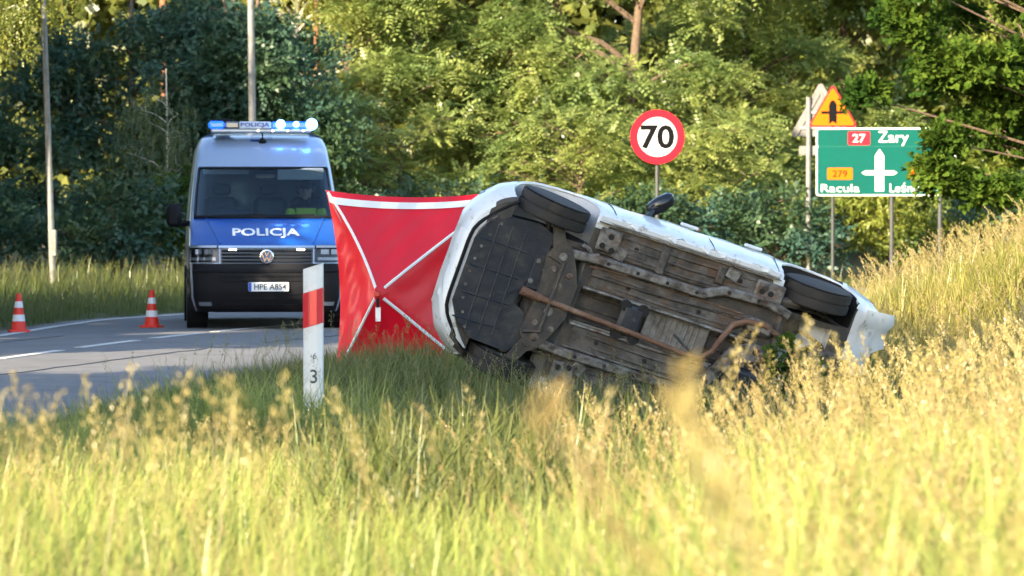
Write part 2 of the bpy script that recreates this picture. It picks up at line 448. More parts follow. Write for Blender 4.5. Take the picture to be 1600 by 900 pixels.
for s_ in (-1, 1):
    hl = vpatch('headlight', .885, 1.095, .62 * s_, .985 * s_, m_gloss, .018, nz=5, nf_=8)
    vpatch('lens', .985, 1.05, .70 * s_, .80 * s_, m_lens, .028, hl, nz=2, nf_=3)
    vpatch('lens', .985, 1.05, .83 * s_, .91 * s_, m_lens, .028, hl, nz=2, nf_=3)
    vpatch('reflector_bar', .905, .945, .66 * s_, .97 * s_, m_lens, .028, hl, nz=1, nf_=6)
    vpatch('light_guide', 1.070, 1.086, .64 * s_, .97 * s_, m_alu, .028, hl, nz=1, nf_=6)
    fl = vpatch('fog_light', .325, .375, .74 * s_, .90 * s_, m_lens, .03, bump_, nz=2, nf_=4)
# round emblem with the two stacked letters
c = vp(.955, 0, .035)
em = MB().lathe([(.092, .0), (.092, -.016), (.078, -.02), (.078, -.008)], 32, c, 'Y').build('emblem', m_chrome, van, smooth=True)
MB().lathe([(.076, -.006), (.076, -.012)], 32, c, 'Y').build('emblem_disc', mat('emblem_blue', (.02, .045, .12), .2), em)
lb = MB()
def bar2(p, q, w=.013):
    d = Vector((q[0] - p[0], 0, q[1] - p[1])); n = Vector((-d.z, 0, d.x)).normalized() * w / 2
    A = [Vector((p[0], 0, p[1])) - n, Vector((p[0], 0, p[1])) + n, Vector((q[0], 0, q[1])) + n, Vector((q[0], 0, q[1])) - n]
    lb.add([a + c + Vector((0, -.013, 0)) for a in A] + [a + c + Vector((0, -.020, 0)) for a in A], [(0, 1, 2, 3), (7, 6, 5, 4), (0, 4, 5, 1), (1, 5, 6, 2), (2, 6, 7, 3), (3, 7, 4, 0)])
for p, q in (((-.033, .068), (0, .008)), ((0, .008), (.033, .068)), ((-.062, .038), (-.028, -.062)), ((-.028, -.062), (0, -.004)), ((0, -.004), (.028, -.062)), ((.028, -.062), (.062, .038))): bar2(p, q)
lb.build('emblem_letters', m_chrome, em)
c = vp(.565, .02, .03)
pl = MB().prism(rrect(.53, .118, .012, 3, c.x, c.z), c.y, c.y - .012).build('number_plate', m_white, van)
MB().box((c.x - .243, c.y - .014, c.z), (.04, .004, .112)).build('plate_band', mat('plate_blue', (.01, .08, .45), .4), pl)
text_mb('HPE A854', h=.078, w=.42, bold=.012, depth=.003, front=c.y - .012, cx=c.x + .022, cz=c.z).build('plate_lettering', mat('plate_black', (.015, .015, .018), .5), pl)
# windscreen
ws = vpatch('windscreen', 1.458, 2.135, -.938, .938, m_glass, .004, nz=12, nf_=20, th=-.006)
for (a, c_) in (((1.462, -.93), (2.13, -.93)), ((1.462, .93), (2.13, .93))):
    MB().tube([vp(a[0] + (c_[0] - a[0]) * k / 8, a[1], .006) for k in range(9)], .017, 6).build('windscreen_seal', m_gloss, ws, smooth=True)
MB().tube([vp(2.135, -.93 + 1.86 * k / 14, .004) for k in range(15)], .020, 6).build('windscreen_seal', m_gloss, ws, smooth=True)
MB().tube([vp(1.465, -.93 + 1.86 * k / 14, .010) for k in range(15)], .030, 6).build('cowl', m_black, ws, smooth=True)
for (f0, f1) in ((-.65, .0), (.02, .66)):
    MB().tube([vp(1.485 + .012 * k / 6, f0 + (f1 - f0) * k / 6, .02) for k in range(7)], .009, 5).build('wiper', m_black, van, smooth=True)
# cab inside
MB().box((0, 1.45, 1.38), (1.76, .95, .16), bev=.04).build('dashboard', m_inner, van)
MB().box((-.45, 1.12, 1.53), (.55, .22, .07), Matrix.Rotation(.2, 3, 'X'), bev=.02).build('instrument_hood', m_inner, van)
MB().box((-.40, 1.16, 1.475), (.5, .16, .012)).build('dash_paper', mat('dash_paper', (.18, .36, .62), .6), van)
MB().box((.55, 1.14, 1.475), (.42, .14, .012)).build('dash_paper', MATS['dash_paper'], van)
MB().box((.16, 1.2, 1.49), (.14, .1, .03)).build('dash_device', m_white, van)
MB().box((0, 2.95, 1.6), (1.78, .04, 1.5)).build('partition', mat('partition_grey', (.30, .33, .36), .8), van)
MB().box((0, 2.2, .62), (1.8, 1.9, .06)).build('cab_floor', m_inner, van)
MB().box((-.45, 2.90, 1.82), (.5, .03, .30)).build('partition_window', mat('partition_pane', (.25, .30, .33), .3), van)
for x in (-.55, .12, .62):
    s_ = MB().box((x, 2.12, 1.02), (.46, .5, .16), bev=.05).build('seat', m_inner, van)
    MB().box((x, 2.42, 1.40), (.45, .15, .72), Matrix.Rotation(-.16, 3, 'X'), bev=.06).build('backrest', m_inner, s_)
    MB().box((x, 2.50, 1.86), (.27, .10, .17), bev=.04).build('headrest', m_inner, s_)
MB().box((.50, 1.55, 2.06), (.62, .025, .20), Matrix.Rotation(.72, 3, 'X'), bev=.01).build('sun_visor', m_pale, van)
MB().box((-.50, 1.60, 2.09), (.62, .025, .10), Matrix.Rotation(.9, 3, 'X'), bev=.01).build('sun_visor', m_pale, van)
MB().box((0.02, 1.42, 2.02), (.26, .04, .075), bev=.02).build('inner_mirror', m_gloss, van)
ring = [Vector((-.50 + .19 * math.cos(a), 1.62 + .08 * math.sin(a), 1.48 + .17 * math.sin(a))) for a in [2 * PI * k / 20 for k in range(21)]]
MB().tube(ring, .014, 6, cap=False).build('steering_wheel', m_inner, van, smooth=True)
# mirrors
for s_ in (-1, 1):
    mr = MB().box((s_ * 1.20, .98, 1.50), (.20, .13, .31), Matrix.Rotation(s_ * .15, 3, 'Z'), bev=.05).build('door_mirror', m_black, van, smooth=True)
    MB().tube([(s_ * .98, 1.18, 1.40), (s_ * 1.06, 1.12, 1.385), (s_ * 1.16, 1.02, 1.39)], .036, 6).build('mirror_arm', m_black, mr, smooth=True)
# wheels
def wheel_parts(root, c, r, w, side, m_rim, rim_r, spokes=5):
    """tyre with tread grooves plus a dished rim; axis along local X (side = outer face direction)"""
    c = Vector(c); h = w / 2
    prof = [(rim_r, -h * .92), (r * .86, -h), (r * .95, -h * .94), (r * .985, -h * .8), (r, -h * .62)]
    for g in (-.36, 0, .36): prof += [(r, (g - .05) * w), (r - .012, (g - .04) * w), (r - .012, (g + .04) * w), (r, (g + .05) * w)]
    prof += [(r, h * .62), (r * .985, h * .8), (r * .95, h * .94), (r * .86, h), (rim_r, h * .92)]
    prof = sorted(prof[:5], key=lambda q: q[1]) + sorted(prof[5:-5], key=lambda q: q[1]) + prof[-5:]
    ty = MB().lathe(prof, 36, c, 'X').build('tyre', m_rubber, root, smooth=True)
    rm = MB().lathe([(rim_r * .2, side * h * .75), (rim_r * .35, side * h * .8), (rim_r * .45, side * h * .55), (rim_r * .85, side * h * .6), (rim_r * .93, side * h * .9), (rim_r * 1.01, side * h * .93), (rim_r * 1.01, -side * h * .9), (rim_r * .9, -side * h * .85), (rim_r * .8, -side * h * .1), (rim_r * .15, side * h * .1)], 30, c, 'X').build('rim', m_rim, root, smooth=True)
    return ty
for s_ in (-1, 1):
    for wy in (.98, 4.62):
        e = bpy.data.objects.new('wheel', None); COL.objects.link(e); e.parent = van; e.location = (s_ * .87, wy, .352)
        wheel_parts(e, (0, 0, 0), .36, .235, s_, m_alu, .21)
    MB().lathe([(.43, -.13), (.43, .13)], 28, (s_ * .905, .98, .36), 'X').build('wheel_arch', m_black, van)
    MB().lathe([(.43, -.13), (.43, .13)], 28, (s_ * .905, 4.62, .36), 'X').build('wheel_arch', m_black, van)
    MB().box((s_ * 1.004, 2.9, .55), (.03, 3.6, .14), bev=.01).build('side_moulding', m_black, van)
    MB().box((s_ * 1.006, 2.9, .95), (.012, 4.2, .30)).build('blue_side_stripe', m_blue, van)
    P = [[(s_ * interp(z, *ZW), ya + (2.352 - ya) * k / 3, z) for k in range(4)] for z in (1.455, 1.6, 1.75, 1.9, 2.055) for ya in [interp(z, *ZY) + interp(z, *ZC) - .002]]
    MB().grid(P, thick=(-s_ * .006, 0, 0)).build('cab_window', m_glass, van)
MB().tube([(-.8, 4.62, .36), (.8, 4.62, .36)], .06, 8).build('rear_axle', m_black, van)
MB().lathe([(.05, -.2), (.17, -.1), (.17, .1), (.05, .2)], 14, (.12, 4.62, .34), 'X').build('differential', m_black, van, smooth=True)
MB().box((.05, 1.3, .30), (.9, .8, .12), bev=.04).build('engine_guard', m_black, van)
MB().tube([(.35, 1.5, .24), (.35, 4.2, .26), (.55, 5.6, .3)], .045, 8).build('exhaust_pipe', m_black, van)
# roof lights
yl = 1.98
lbase = MB().box((-.02, yl, 2.648), (1.36, .28, .05), bev=.015).build('light_bar', m_alu, van)
MB().box((-.62, yl, 2.725), (.22, .27, .105), bev=.03).build('bar_lens', m_lens_b, lbase)
MB().box((-.41, yl, 2.722), (.19, .25, .095), bev=.02).build('bar_clear_lens', m_lens, lbase)
tp = MB().box((-.10, yl, 2.722), (.43, .26, .10), bev=.012).build('text_panel', mat('panel_white', (.55, .62, .72), .4), lbase)
text_mb('POLICJA', h=.068, w=.39, bold=.02, depth=.004, front=yl - .13, cx=-.10, cz=2.722).build('panel_lettering', mat('panel_blue', (.01, .05, .35), .4), tp)
MB().box((.37, yl, 2.722), (.50, .25, .095), bev=.02).build('bar_lens', m_lens_b, lbase)
MB().box((.645, yl, 2.725), (.06, .26, .11), bev=.02).build('bar_lens', m_lens_b, lbase)
for (x, r) in ((.245, .062), (.455, .040), (.665, .078)):
    MB().lathe([(.004, -.9 * r), (.5 * r, -.85 * r), (.85 * r, -.5 * r), (r, 0), (.85 * r, .5 * r), (.5 * r, .85 * r), (.004, .9 * r)], 20, (x, yl - .13, 2.735), 'Y').build('flash_lamp', m_flash, lbase, smooth=True)
for x in (-.06, .14, .34, .55):
    MB().lathe([(.012, -.01), (.015, .01)], 10, (x, yl - .145, 2.648), 'Y').build('marker_led', m_led, lbase)
MB().box((-.53, yl + .35, 2.76), (.28, .2, .11), bev=.02).build('roof_camera', m_black, van)
MB().box((-.53, yl + .35, 2.67), (.2, .16, .1)).build('camera_mount', m_black, van)
ant = MB().lathe([(.045, -.01), (.05, .02), (.03, .05), (.01, .06)], 16, vp(2.49, .0, .0) + Vector((0, -.005, 0)), 'Z').build('antenna', m_black, van, smooth=True)
p0 = vp(2.49, .0, 0)
MB().tube([p0, p0 + Vector((0, -.01, .30))], .009, 6).build('antenna_rod', m_black, ant)
vpatch('roof_marking', 2.53, 2.565, -.19, .17, m_blue, .006, nz=2, nf_=6)
vpatch('roof_marking', 2.50, 2.528, -.19, -.03, m_blue, .006, nz=2, nf_=3)

# ------------------------------------------------------------------ the person in the van
def skin_body(name, J, E, rad, m, root=0, sub=2):
    me = bpy.data.meshes.new(name); me.from_pydata([Vector(j) for j in J], E, [])
    o = bpy.data.objects.new(name, me); COL.objects.link(o)
    sk = o.modifiers.new('s', 'SKIN'); sk.use_smooth_shade = True
    for i, v in enumerate(me.skin_vertices[0].data):
        v.radius = (rad[i], rad[i]) if not hasattr(rad[i], '__len__') else rad[i]; v.use_root = (i == root)
    ss = o.modifiers.new('u', 'SUBSURF'); ss.levels = sub; ss.render_levels = sub
    dg = bpy.context.evaluated_depsgraph_get(); m2 = bpy.data.meshes.new_from_object(o.evaluated_get(dg))
    bpy.data.objects.remove(o); m2.materials.clear(); m2.materials.append(m)
    o = bpy.data.objects.new(name, m2); COL.objects.link(o)
    return o
# joints in the van's own frame (seat at x=.62): pelvis, chest, neck, head, arms reaching to a board in the lap, thighs, shins
x0 = .60
J = [(x0, 2.30, 1.16), (x0, 2.30, 1.36), (x0, 2.26, 1.54), (x0, 2.22, 1.66), (x0 - .01, 2.18, 1.74), (x0 - .01, 2.17, 1.86),
     (x0 - .2, 2.22, 1.56), (x0 - .25, 2.10, 1.32), (x0 - .12, 1.90, 1.33), (x0 - .07, 1.83, 1.35),
     (x0 + .2, 2.22, 1.56), (x0 + .25, 2.10, 1.32), (x0 + .10, 1.90, 1.36), (x0 + .05, 1.84, 1.37),
     (x0 - .1, 2.16, 1.14), (x0 - .13, 1.84, 1.14), (x0 - .13, 1.78, .78), (x0 - .13, 1.68, .70),
     (x0 + .1, 2.16, 1.14), (x0 + .13, 1.84, 1.14), (x0 + .13, 1.78, .78), (x0 + .13, 1.68, .70)]
E = [(0, 1), (1, 2), (2, 3), (3, 4), (4, 5), (2, 6), (6, 7), (7, 8), (8, 9), (2, 10), (10, 11), (11, 12), (12, 13), (0, 14), (14, 15), (15, 16), (16, 17), (0, 18), (18, 19), (19, 20), (20, 21)]
rd = [.15, (.17, .12), (.18, .12), .06, .09, .085, .07, .052, .04, .035, .07, .052, .04, .035, .085, .065, .05, .045, .085, .065, .05, .045]
per = thing('person', van.location, 'person in dark uniform and yellow hi-vis vest seated behind the windscreen', 'person', rz=R(5.4))
pb = skin_body('body', J, E, rd, mat('uniform', (.02, .022, .03), .85)); pb.parent = per
mk = mat('skin_tone', (.42, .26, .19), .55)
hd = MB().lathe([(.012, -.125), (.05, -.115), (.075, -.07), (.088, 0), (.086, .05), (.06, .095), (.01, .112)], 18, (x0 - .01, 2.165, 1.83), 'Z').build('head', mk, per, smooth=True)
MB().lathe([(.006, -.02), (.016, -.01), (.012, .02), (.004, .035)], 8, (x0 - .01, 2.075, 1.82), 'Z').build('nose', mk, hd)
for s_ in (-1, 1): MB().lathe([(.002, -.008), (.012, 0), (.002, .008)], 8, (x0 - .01 + s_ * .032, 2.083, 1.845), 'Y').build('eye', m_gloss, hd)
for s_ in (-1, 1): MB().lathe([(.004, -.03), (.014, 0), (.004, .03)], 8, (x0 - .01 + s_ * .088, 2.17, 1.83), 'Z').build('ear', mk, hd)
MB().tube([(x0 - .035, 2.081, 1.775), (x0 + .015, 2.081, 1.775)], .006, 5).build('mouth', mat('lips', (.3, .12, .1), .6), hd)
MB().lathe([(.098, -.01), (.098, .06), (.08, .10), (.01, .118)], 18, (x0 - .01, 2.172, 1.87), 'Z').build('cap', mat('uniform_cap', (.012, .014, .02), .8), per, smooth=True)
m_vis = mat('hi_vis', (.50, .72, .03), .6)
P = []
for i in range(9):
    z = 1.20 + .40 * i / 8; w = .205 - .03 * abs(i - 5) / 5; P.append([(x0 + w * math.cos(a), 2.285 + .150 * math.sin(a) - .02 * i / 8, z) for a in [PI + PI * k / 16 for k in range(17)]])
vest = MB().grid(P, thick=(0, .012, 0)).build('vest', m_vis, per, smooth=True)
m_ref = mat('reflective_tape', (.72, .74, .75), .3, .2)
for i0 in (1, 3):
    MB().grid([[(q[0], q[1] - .008, q[2]) for q in P[i0]], [(q[0], q[1] - .008, q[2]) for q in P[i0 + 1]]], thick=(0, .004, 0)).build('vest_stripe', m_ref, vest)
for s_, ji in ((-1, (6, 7, 8)), (1, (10, 11, 12))):
    A, B, C_ = [Vector(J[k]) for k in ji]
    MB().tube([A, A.lerp(B, .5), B, B.lerp(C_, .6)], [.080, .072, .064, .055], 10).build('sleeve', m_vis, vest, smooth=True)
    MB().tube([B.lerp(C_, .15), B.lerp(C_, .4)], [.066, .062], 10).build('sleeve_stripe', m_ref, vest)
    h = Vector(J[ji[2] + 1])
    pm = MB().box(h, (.075, .09, .03), bev=.012).build('palm', mk, per)
    for k in range(4): MB().tube([h + Vector((-.028 + .019 * k, -.04, 0)), h + Vector((-.027 + .019 * k, -.085 + abs(k - 1.5) * .006, -.008)), h + Vector((-.025 + .018 * k, -.105 + abs(k - 1.5) * .01, -.03))], [.010, .009, .007], 6).build('finger', mk, pm)
    MB().tube([h + Vector((-s_ * .035, .01, 0)), h + Vector((-s_ * .06, -.025, .008)), h + Vector((-s_ * .055, -.055, 0))], [.012, .011, .008], 6).build('thumb', mk, pm)

# ------------------------------------------------------------------ overturned car
# car frame: x to the rear, y to the right, z up; origin under the front axle
m_wpaint = mat('white_paint', (0.62, 0.635, 0.65), 0.3, coat=.5, col2=(0.50, 0.48, 0.44), scale=5, lo=.55, hi=.8, col3=(0.22, 0.18, 0.13), scale3=11, lo3=.585, hi3=.72)
m_under = mat('underseal', (0.036, 0.032, 0.029), 0.75, col2=(0.125, 0.112, 0.10), scale=6, lo=.40, hi=.64, bump=.7, bscale=24, col3=(0.085, 0.05, 0.028), scale3=4, lo3=.50, hi3=.64)
m_under2 = mat('bare_steel', (0.22, 0.212, 0.20), 0.45, 0.35, col2=(0.06, 0.047, 0.04), scale=9, lo=.42, hi=.62, bump=.6, bscale=30, col3=(0.13, 0.06, 0.028), scale3=5, lo3=.54, hi3=.68)
m_rust = mat('rusty_pipe', (0.15, 0.078, 0.046), 0.8, col2=(0.10, 0.05, 0.032), scale=9, bump=.5, bscale=60, col3=(0.24, 0.16, 0.11), scale3=4, lo3=.5, hi3=.7)
m_tray = mat('undertray_plastic', (0.016, 0.020, 0.030), 0.5, col2=(0.055, 0.053, 0.052), scale=4, lo=.45, hi=.72, bump=.35, bscale=14, col3=(.10, .085, .065), scale3=9, lo3=.60, hi3=.75)
m_dark = mat('dark_steel', (0.05, 0.046, 0.043), 0.7, 0.2, col2=(0.11, 0.085, 0.065), scale=8, lo=.45, hi=.7, bump=.3, bscale=60)
m_void = mat('wheel_well_liner', (0.012, 0.011, 0.011), 0.9)
m_carglass = mat('car_glass', (0.01, 0.012, 0.014), 0.06, coat=.5)

psi, th, al = R(14), R(17.5), R(12)
Rv = Vector((math.cos(psi) * math.cos(th), math.sin(psi) * math.cos(th), -math.sin(th)))
N0 = (Vector((0, 0, 1)) - Rv * Rv.z).normalized(); U0 = N0.cross(Rv)
Lv = (N0 * math.cos(al) - U0 * math.sin(al)).normalized(); Uv = Rv.cross(-Lv)
WB, TR = 2.42, .305
Mc = Matrix((Rv, -Lv, Uv)).transposed()
Pfl = at(868, 322, 32.2)
org = Pfl - Mc @ Vector((0, -.72, TR))
car = thing('overturned_car', org, 'white crashed hatchback lying on its side with its underside towards us', 'car')
car.rotation_euler = Mc.to_euler()

SX = [-.70, -.675, -.625, -.52, -.35, -.14, .15, .45, .68, 1.0, 1.3, 1.7, 2.1, 2.45, 2.75, 2.95, 3.05, 3.10]
HW = [.30, .42, .535, .665, .765, .815, .83, .835, .835, .835, .835, .835, .83, .82, .80, .76, .71, .62]
ZB = [.34, .27, .215, .185, .18, .18, .18, .175, .175, .175, .175, .175, .18, .19, .215, .26, .31, .38]
ZT = [.52, .60, .68, .74, .80, .85, .89, .94, 1.00, 1.24, 1.42, 1.47, 1.46, 1.42, 1.34, 1.16, .98, .82]
ZL = [.50, .56, .62, .68, .735, .775, .81, .85, .89, .92, .925, .93, .94, .95, .95, .93, .88, .78]
RH = [.28, .38, .47, .56, .63, .67, .68, .69, .68, .60, .56, .56, .57, .58, .58, .58, .58, .55]
def car_ring(x):
    hw, zb, zt, zl, rh = [float(cr(SX, a, x)) for a in (HW, ZB, ZT, ZL, RH)]
    zl = min(zl, zt - .02)
    half = [(0, zb), (.30, zb), (hw - .16, zb), (hw - .09, zb + .005), (hw - .055, zb + .03), (hw - .03, zb + .10), (hw - .008, zb + (zl - zb) * .35), (hw, zb + (zl - zb) * .6), (hw - .01, zb + (zl - zb) * .82), (hw - .045, zl),
            (hw - .045 + (rh - hw + .045) * .55, zl + (zt - zl) * .55), (rh, zt - (zt - zl) * .12 - .01), (rh - .09, zt - .012), (rh * .5, zt), (0, zt + .006)]
    return half
xs = np.concatenate([np.linspace(-.70, -.45, 9), np.linspace(-.40, 2.7, 40), np.linspace(2.75, 3.10, 9)])
b = MB(); rings = []
for x in xs:
    h = car_ring(x); fr = max(0, (-.55 - x) / .25)
    ring = [(x, -y, z) for y, z in h] + [(x, y, z) for y, z in h[-2:0:-1]]
    rings.append(ring); b.v += ring
nr = len(rings[0])
for i in range(len(xs) - 1):
    for j in range(nr): b.f.append((i * nr + j, i * nr + (j + 1) % nr, (i + 1) * nr + (j + 1) % nr, (i + 1) * nr + j))
b.f.append(tuple(range(nr))); b.f.append(tuple((len(xs) - 1) * nr + j for j in range(nr)))
shell = b.build('body_shell', m_wpaint, car, smooth=True)
shell.data.materials.append(m_void)
# wheel wells cut out of the shell
cut = MB()
for (wx, rr) in ((0, .375), (WB, .365)):
    for s_ in (-1, 1):
        k = len(cut.v)
        cut.lathe([(rr, s_ * .50), (rr, s_ * 1.2)], 40, (wx, 0, .315), 'Y')
cut.box((1.21, 0, .17), (1.58, .33, .26)); cut.box((.16, 0, .28), (.44, .90, .56)); cut.box((2.40, 0, .20), (.46, .90, .34))
co = cut.build('cutter', m_void); co.parent = car
bpy.context.view_layer.update()
md = shell.modifiers.new('cut', 'BOOLEAN'); md.operation = 'DIFFERENCE'; md.object = co; md.solver = 'EXACT'
try: md.material_mode = 'TRANSFER'
except Exception: pass
dg = bpy.context.evaluated_depsgraph_get()
me2 = bpy.data.meshes.new_from_object(shell.evaluated_get(dg)); shell.modifiers.clear(); shell.data = me2
bpy.data.objects.remove(co)
from mathutils import noise as mnoise
for v in me2.vertices:
    p = v.co
    if math.hypot(p.x, p.z - .315) < .40 or math.hypot(p.x - WB, p.z - .315) < .39: k_ = .006
    else: k_ = .016 if p.x > 2.5 or p.x < -.5 or p.y < -.7 else .008
    n_ = mnoise.noise_vector(p * 5.0) * k_ + mnoise.noise_vector(p * 13.0) * k_ * .4
    if p.x > 2.62 and p.y < -.35: n_ += mnoise.noise_vector(p * 9.0) * .03
    v.co = p + n_
me2.materials.clear(); me2.materials.append(m_wpaint); me2.materials.append(m_void); me2.materials.append(m_dark)
for p in me2.polygons:
    if p.normal.z < -.7 and p.center.z < .26 and abs(p.center.y) < .70 and -.53 < p.center.x < 2.80: p.material_index = 2
    elif any(math.hypot(p.center.x - wx, p.center.z - .315) < .372 for wx in (0, WB)) and abs(p.center.y) > .48: p.material_index = 1
me2.polygons.foreach_set('use_smooth', [True] * len(me2.polygons)); me2.set_sharp_from_angle(angle=R(35))

# arch lips, sill flanges, door seams
def hwat(x, z):
    h = car_ring(x); zs = [p[1] for p in h[2:10]]; ys = [p[0] for p in h[2:10]]
    return interp(z, zs, ys)
for wx, rr in ((0, .375), (WB, .365)):
    for s_ in (-1, 1):
        pts = []
        for k in range(25):
            a = R(-8 + 196 * k / 24); x = wx + (rr + .004) * math.cos(a); z = max(.19, .315 + (rr + .004) * math.sin(a))
            pts.append((x, s_ * (hwat(x, z) - .004), z))
        MB().tube(pts, .013, 6).build('arch_lip', m_wpaint, shell, smooth=True)
for s_ in (-1, 1):
    MB().box((1.2, s_ * .735, .150), (1.66, .008, .06)).build('sill_flange', m_under2, car)
    sl = MB().box((1.2, s_ * .768, .182), (1.66, .055, .035), bev=.012).build('sill', m_wpaint, car)
    for x in (.52, 1.42, 2.02):
        pts = [(x + .10 * (k / 8) ** 2 * (1 if x > 1.9 else .2), s_ * (hwat(x, .24 + .6 * k / 8) + .001), .24 + .6 * k / 8) for k in range(9)]
        MB().tube(pts, .004, 4).build('door_seam', m_void, shell)
    # side glass and door handles
    for (xa, xb) in ((.98, 1.52), (1.58, 2.3)):
        P = []
        for i in range(5):
            t_ = .12 + .70 * i / 4; row = []
            for j in range(7):
                x = xa + (xb - xa) * j / 6
                if xa < 1: x += (1 - i / 4) * -.14 * (1 - j / 6)
                h = car_ring(x); A, B = Vector(h[9]), Vector(h[11]); q = A.lerp(B, t_)
                mid = Vector(h[10]); 
                row.append((x, s_ * (q.x + .012), q.y + .004))
            P.append(row)
        MB().grid(P, thick=(0, -s_ * .006, 0)).build('side_window', m_carglass, car, smooth=True)
    for x in (1.30, 1.90):
        MB().box((x, s_ * .848, .80), (.17, .03, .028), bev=.01).build('door_handle', m_wpaint, car)
    mr = MB()
    mr.lathe([(.01, -.075), (.06, -.065), (.085, -.02), (.088, .03), (.07, .06), (.01, .065)], 16, (0, 0, 0), 'X')
    o = mr.build('door_mirror', m_black, car, smooth=True)
    o.scale = (.85, 1.45, .85); o.location = (1.04, s_ * .93, .97); o.rotation_euler = (0, 0, -s_ * R(42))
    MB().tube([(.96, s_ * .80, .915), (.98, s_ * .85, .93), (1.0, s_ * .90, .95)], [.035, .03, .028], 6).build('mirror_stalk', m_gloss, car)
    cp = MB().lathe([(.092, -.01), (.088, -.045), (.065, -.07), (.01, -.082)], 16, (0, 0, 0), 'X').build('mirror_cap', m_gloss, car, smooth=True)
    cp.scale = (.85, 1.45, .85); cp.location = (1.037, s_ * .933, .97); cp.rotation_euler = (0, 0, -s_ * R(42))
    MB().box((-.50, s_ * .535, .60), (.12, .20, .11), Matrix.Rotation(s_ * .75, 3, 'Z'), bev=.04).build('headlight', m_lens, car, smooth=True)
    MB().box((3.03, s_ * .66, .82), (.10, .14, .30), Matrix.Rotation(-s_ * .4, 3, 'Z'), bev=.03).build('tail_light', m_red, car, smooth=True)
P = [[(.74 + .50 * i / 5, y, float(cr(SX, ZT, .74 + .50 * i / 5)) + .012 - .06 * (y / .6) ** 2 * .4) for y in np.linspace(-.56, .56, 9)] for i in range(6)]
MB().grid(P, thick=(0, 0, -.006)).build('windscreen', m_carglass, car, smooth=True)
P = [[(2.76 + .20 * i / 4, y, float(cr(SX, ZT, 2.76 + .20 * i / 4)) + .014 - .03 * (y / .5) ** 2) for y in np.linspace(-.5, .5, 7)] for i in range(5)]
MB().grid(P, thick=(0, 0, -.006)).build('rear_window', m_carglass, car, smooth=True)

# wheels: axis along the car's y
def car_wheel(wx, s_, steer=0.0, drop=0.0):
    e = bpy.data.objects.new('wheel', None); COL.objects.link(e); e.parent = car; e.empty_display_size = .1
    e.location = (wx, s_ * .690, TR + .015 - drop)
    e.rotation_euler = (0, 0, R(90) + steer)
    wheel_parts(e, (0, 0, 0), TR, .195, (1 if s_ > 0 else -1), m_dark, .19)
    return e
for s_ in (-1, 1):
    car_wheel(0, s_, R(4), .0); car_wheel(WB, s_, R(-2), .0)

# floor: pans, rails, tunnel
def part(name, m, mb, parent=car, smooth=False): return mb.build(name, m, parent, smooth)
def panel(x0, x1, y0, y1, z, t=.02, bev=.012): return MB().box(((x0 + x1) / 2, (y0 + y1) / 2, z), (x1 - x0, y1 - y0, t), bev=bev)
bt = .175
for (y0, y1) in ((-.715, -.47), (-.37, -.17), (.17, .37), (.47, .715)):
    fp = part('floor_pan', m_under, panel(.46, 1.98, y0, y1, bt - .004, .03))
    n = 3 if y1 - y0 > .22 else 2
    for k in range(n):                                    # pressed beads of the pan
        yy = y0 + (y1 - y0) * (k + .7) / (n + .4)
        MB().tube([(.58 + .1 * (k % 2), yy, bt - .016), (1.2, yy + .012, bt - .018), (1.86 - .08 * k, yy, bt - .016)], [.010, .016, .010], 6).build('pressed_bead', m_under, fp, smooth=True)
for s_ in (-1, 1):
    pts = [(.18, s_ * .40), (.45, s_ * .42), (1.42, s_ * .42), (1.58, s_ * .50), (2.0, s_ * .52), (2.2, s_ * .47)]
    rl = MB()
    for (a, c_) in zip(pts[:-1], pts[1:]):
        d = Vector((c_[0] - a[0], c_[1] - a[1], 0)); L = d.length
        rl.box(((a[0] + c_[0]) / 2, (a[1] + c_[1]) / 2, bt - .032), (L + .03, .080, .075), Matrix.Rotation(math.atan2(d.y, d.x), 3, 'Z'), bev=.014)
    rr_ = part('chassis_rail', m_under2, rl)
    for k in range(6):
        x = .55 + .27 * k; yy = s_ * interp(x, [p[0] for p in pts], [abs(p[1]) for p in pts])
        MB().lathe([(.016, -.003), (.016, .003)], 10, (x, yy, bt - .072), 'Z').build('rail_hole', m_void, rr_)
    # jacking stiffener behind the front wheel with three holes
    jp = part('stiffener_plate', m_under2, panel(.40, .60, s_ * .60 - .10, s_ * .60 + .10, bt - .03, .035))
    for (x, y) in ((.45, .55), (.54, .53), (.50, .64)):
        MB().lathe([(.026, -.003), (.026, .003)], 14, (x, s_ * y, bt - .049), 'Z').build('plate_hole', m_void, jp)
    # rear axle mounting with two holes
    jp = part('axle_mount', m_under2, panel(1.84, 2.10, s_ * .60 - .09, s_ * .60 + .07, bt - .035, .045))
    for x in (1.90, 1.98): MB().lathe([(.026, -.003), (.026, .003)], 14, (x, s_ * .60, bt - .060), 'Z').build('plate_hole', m_void, jp)
# tunnel: a dark channel with heat shield
part('tunnel', m_dark, panel(.40, 2.0, -.150, .150, bt + .105, .03))
for y in (-.09, .02, .10): MB().tube([(.42, y, bt + .085), (1.2, y + .01, bt + .085), (1.98, y, bt + .085)], .010, 5).build('tunnel_bead', m_dark, car)
for s_ in (-1, 1):
    part('tunnel_edge', m_under2, MB().tube([(.42, s_ * .160, bt - .020), (1.2, s_ * .165, bt - .022), (1.95, s_ * .155, bt - .02)], .017, 6), smooth=True)
hs = part('heat_shield', mat('heat_shield_alu', (.30, .29, .28), .5, .5, col2=(.15, .13, .115), scale=7, bump=.3, bscale=40), panel(1.05, 1.62, -.145, .145, bt + .045, .02))
for k in range(9): MB().tube([(1.12 + .05 * k, -.12, bt + .034), (1.12 + .05 * k, .12, bt + .034)], .010, 5).build('shield_corrugation', MATS['heat_shield_alu'], hs)
gb = part('tunnel_bracket', m_tray, MB().box((.90, -.01, bt - .045), (.20, .27, .07), bev=.03))
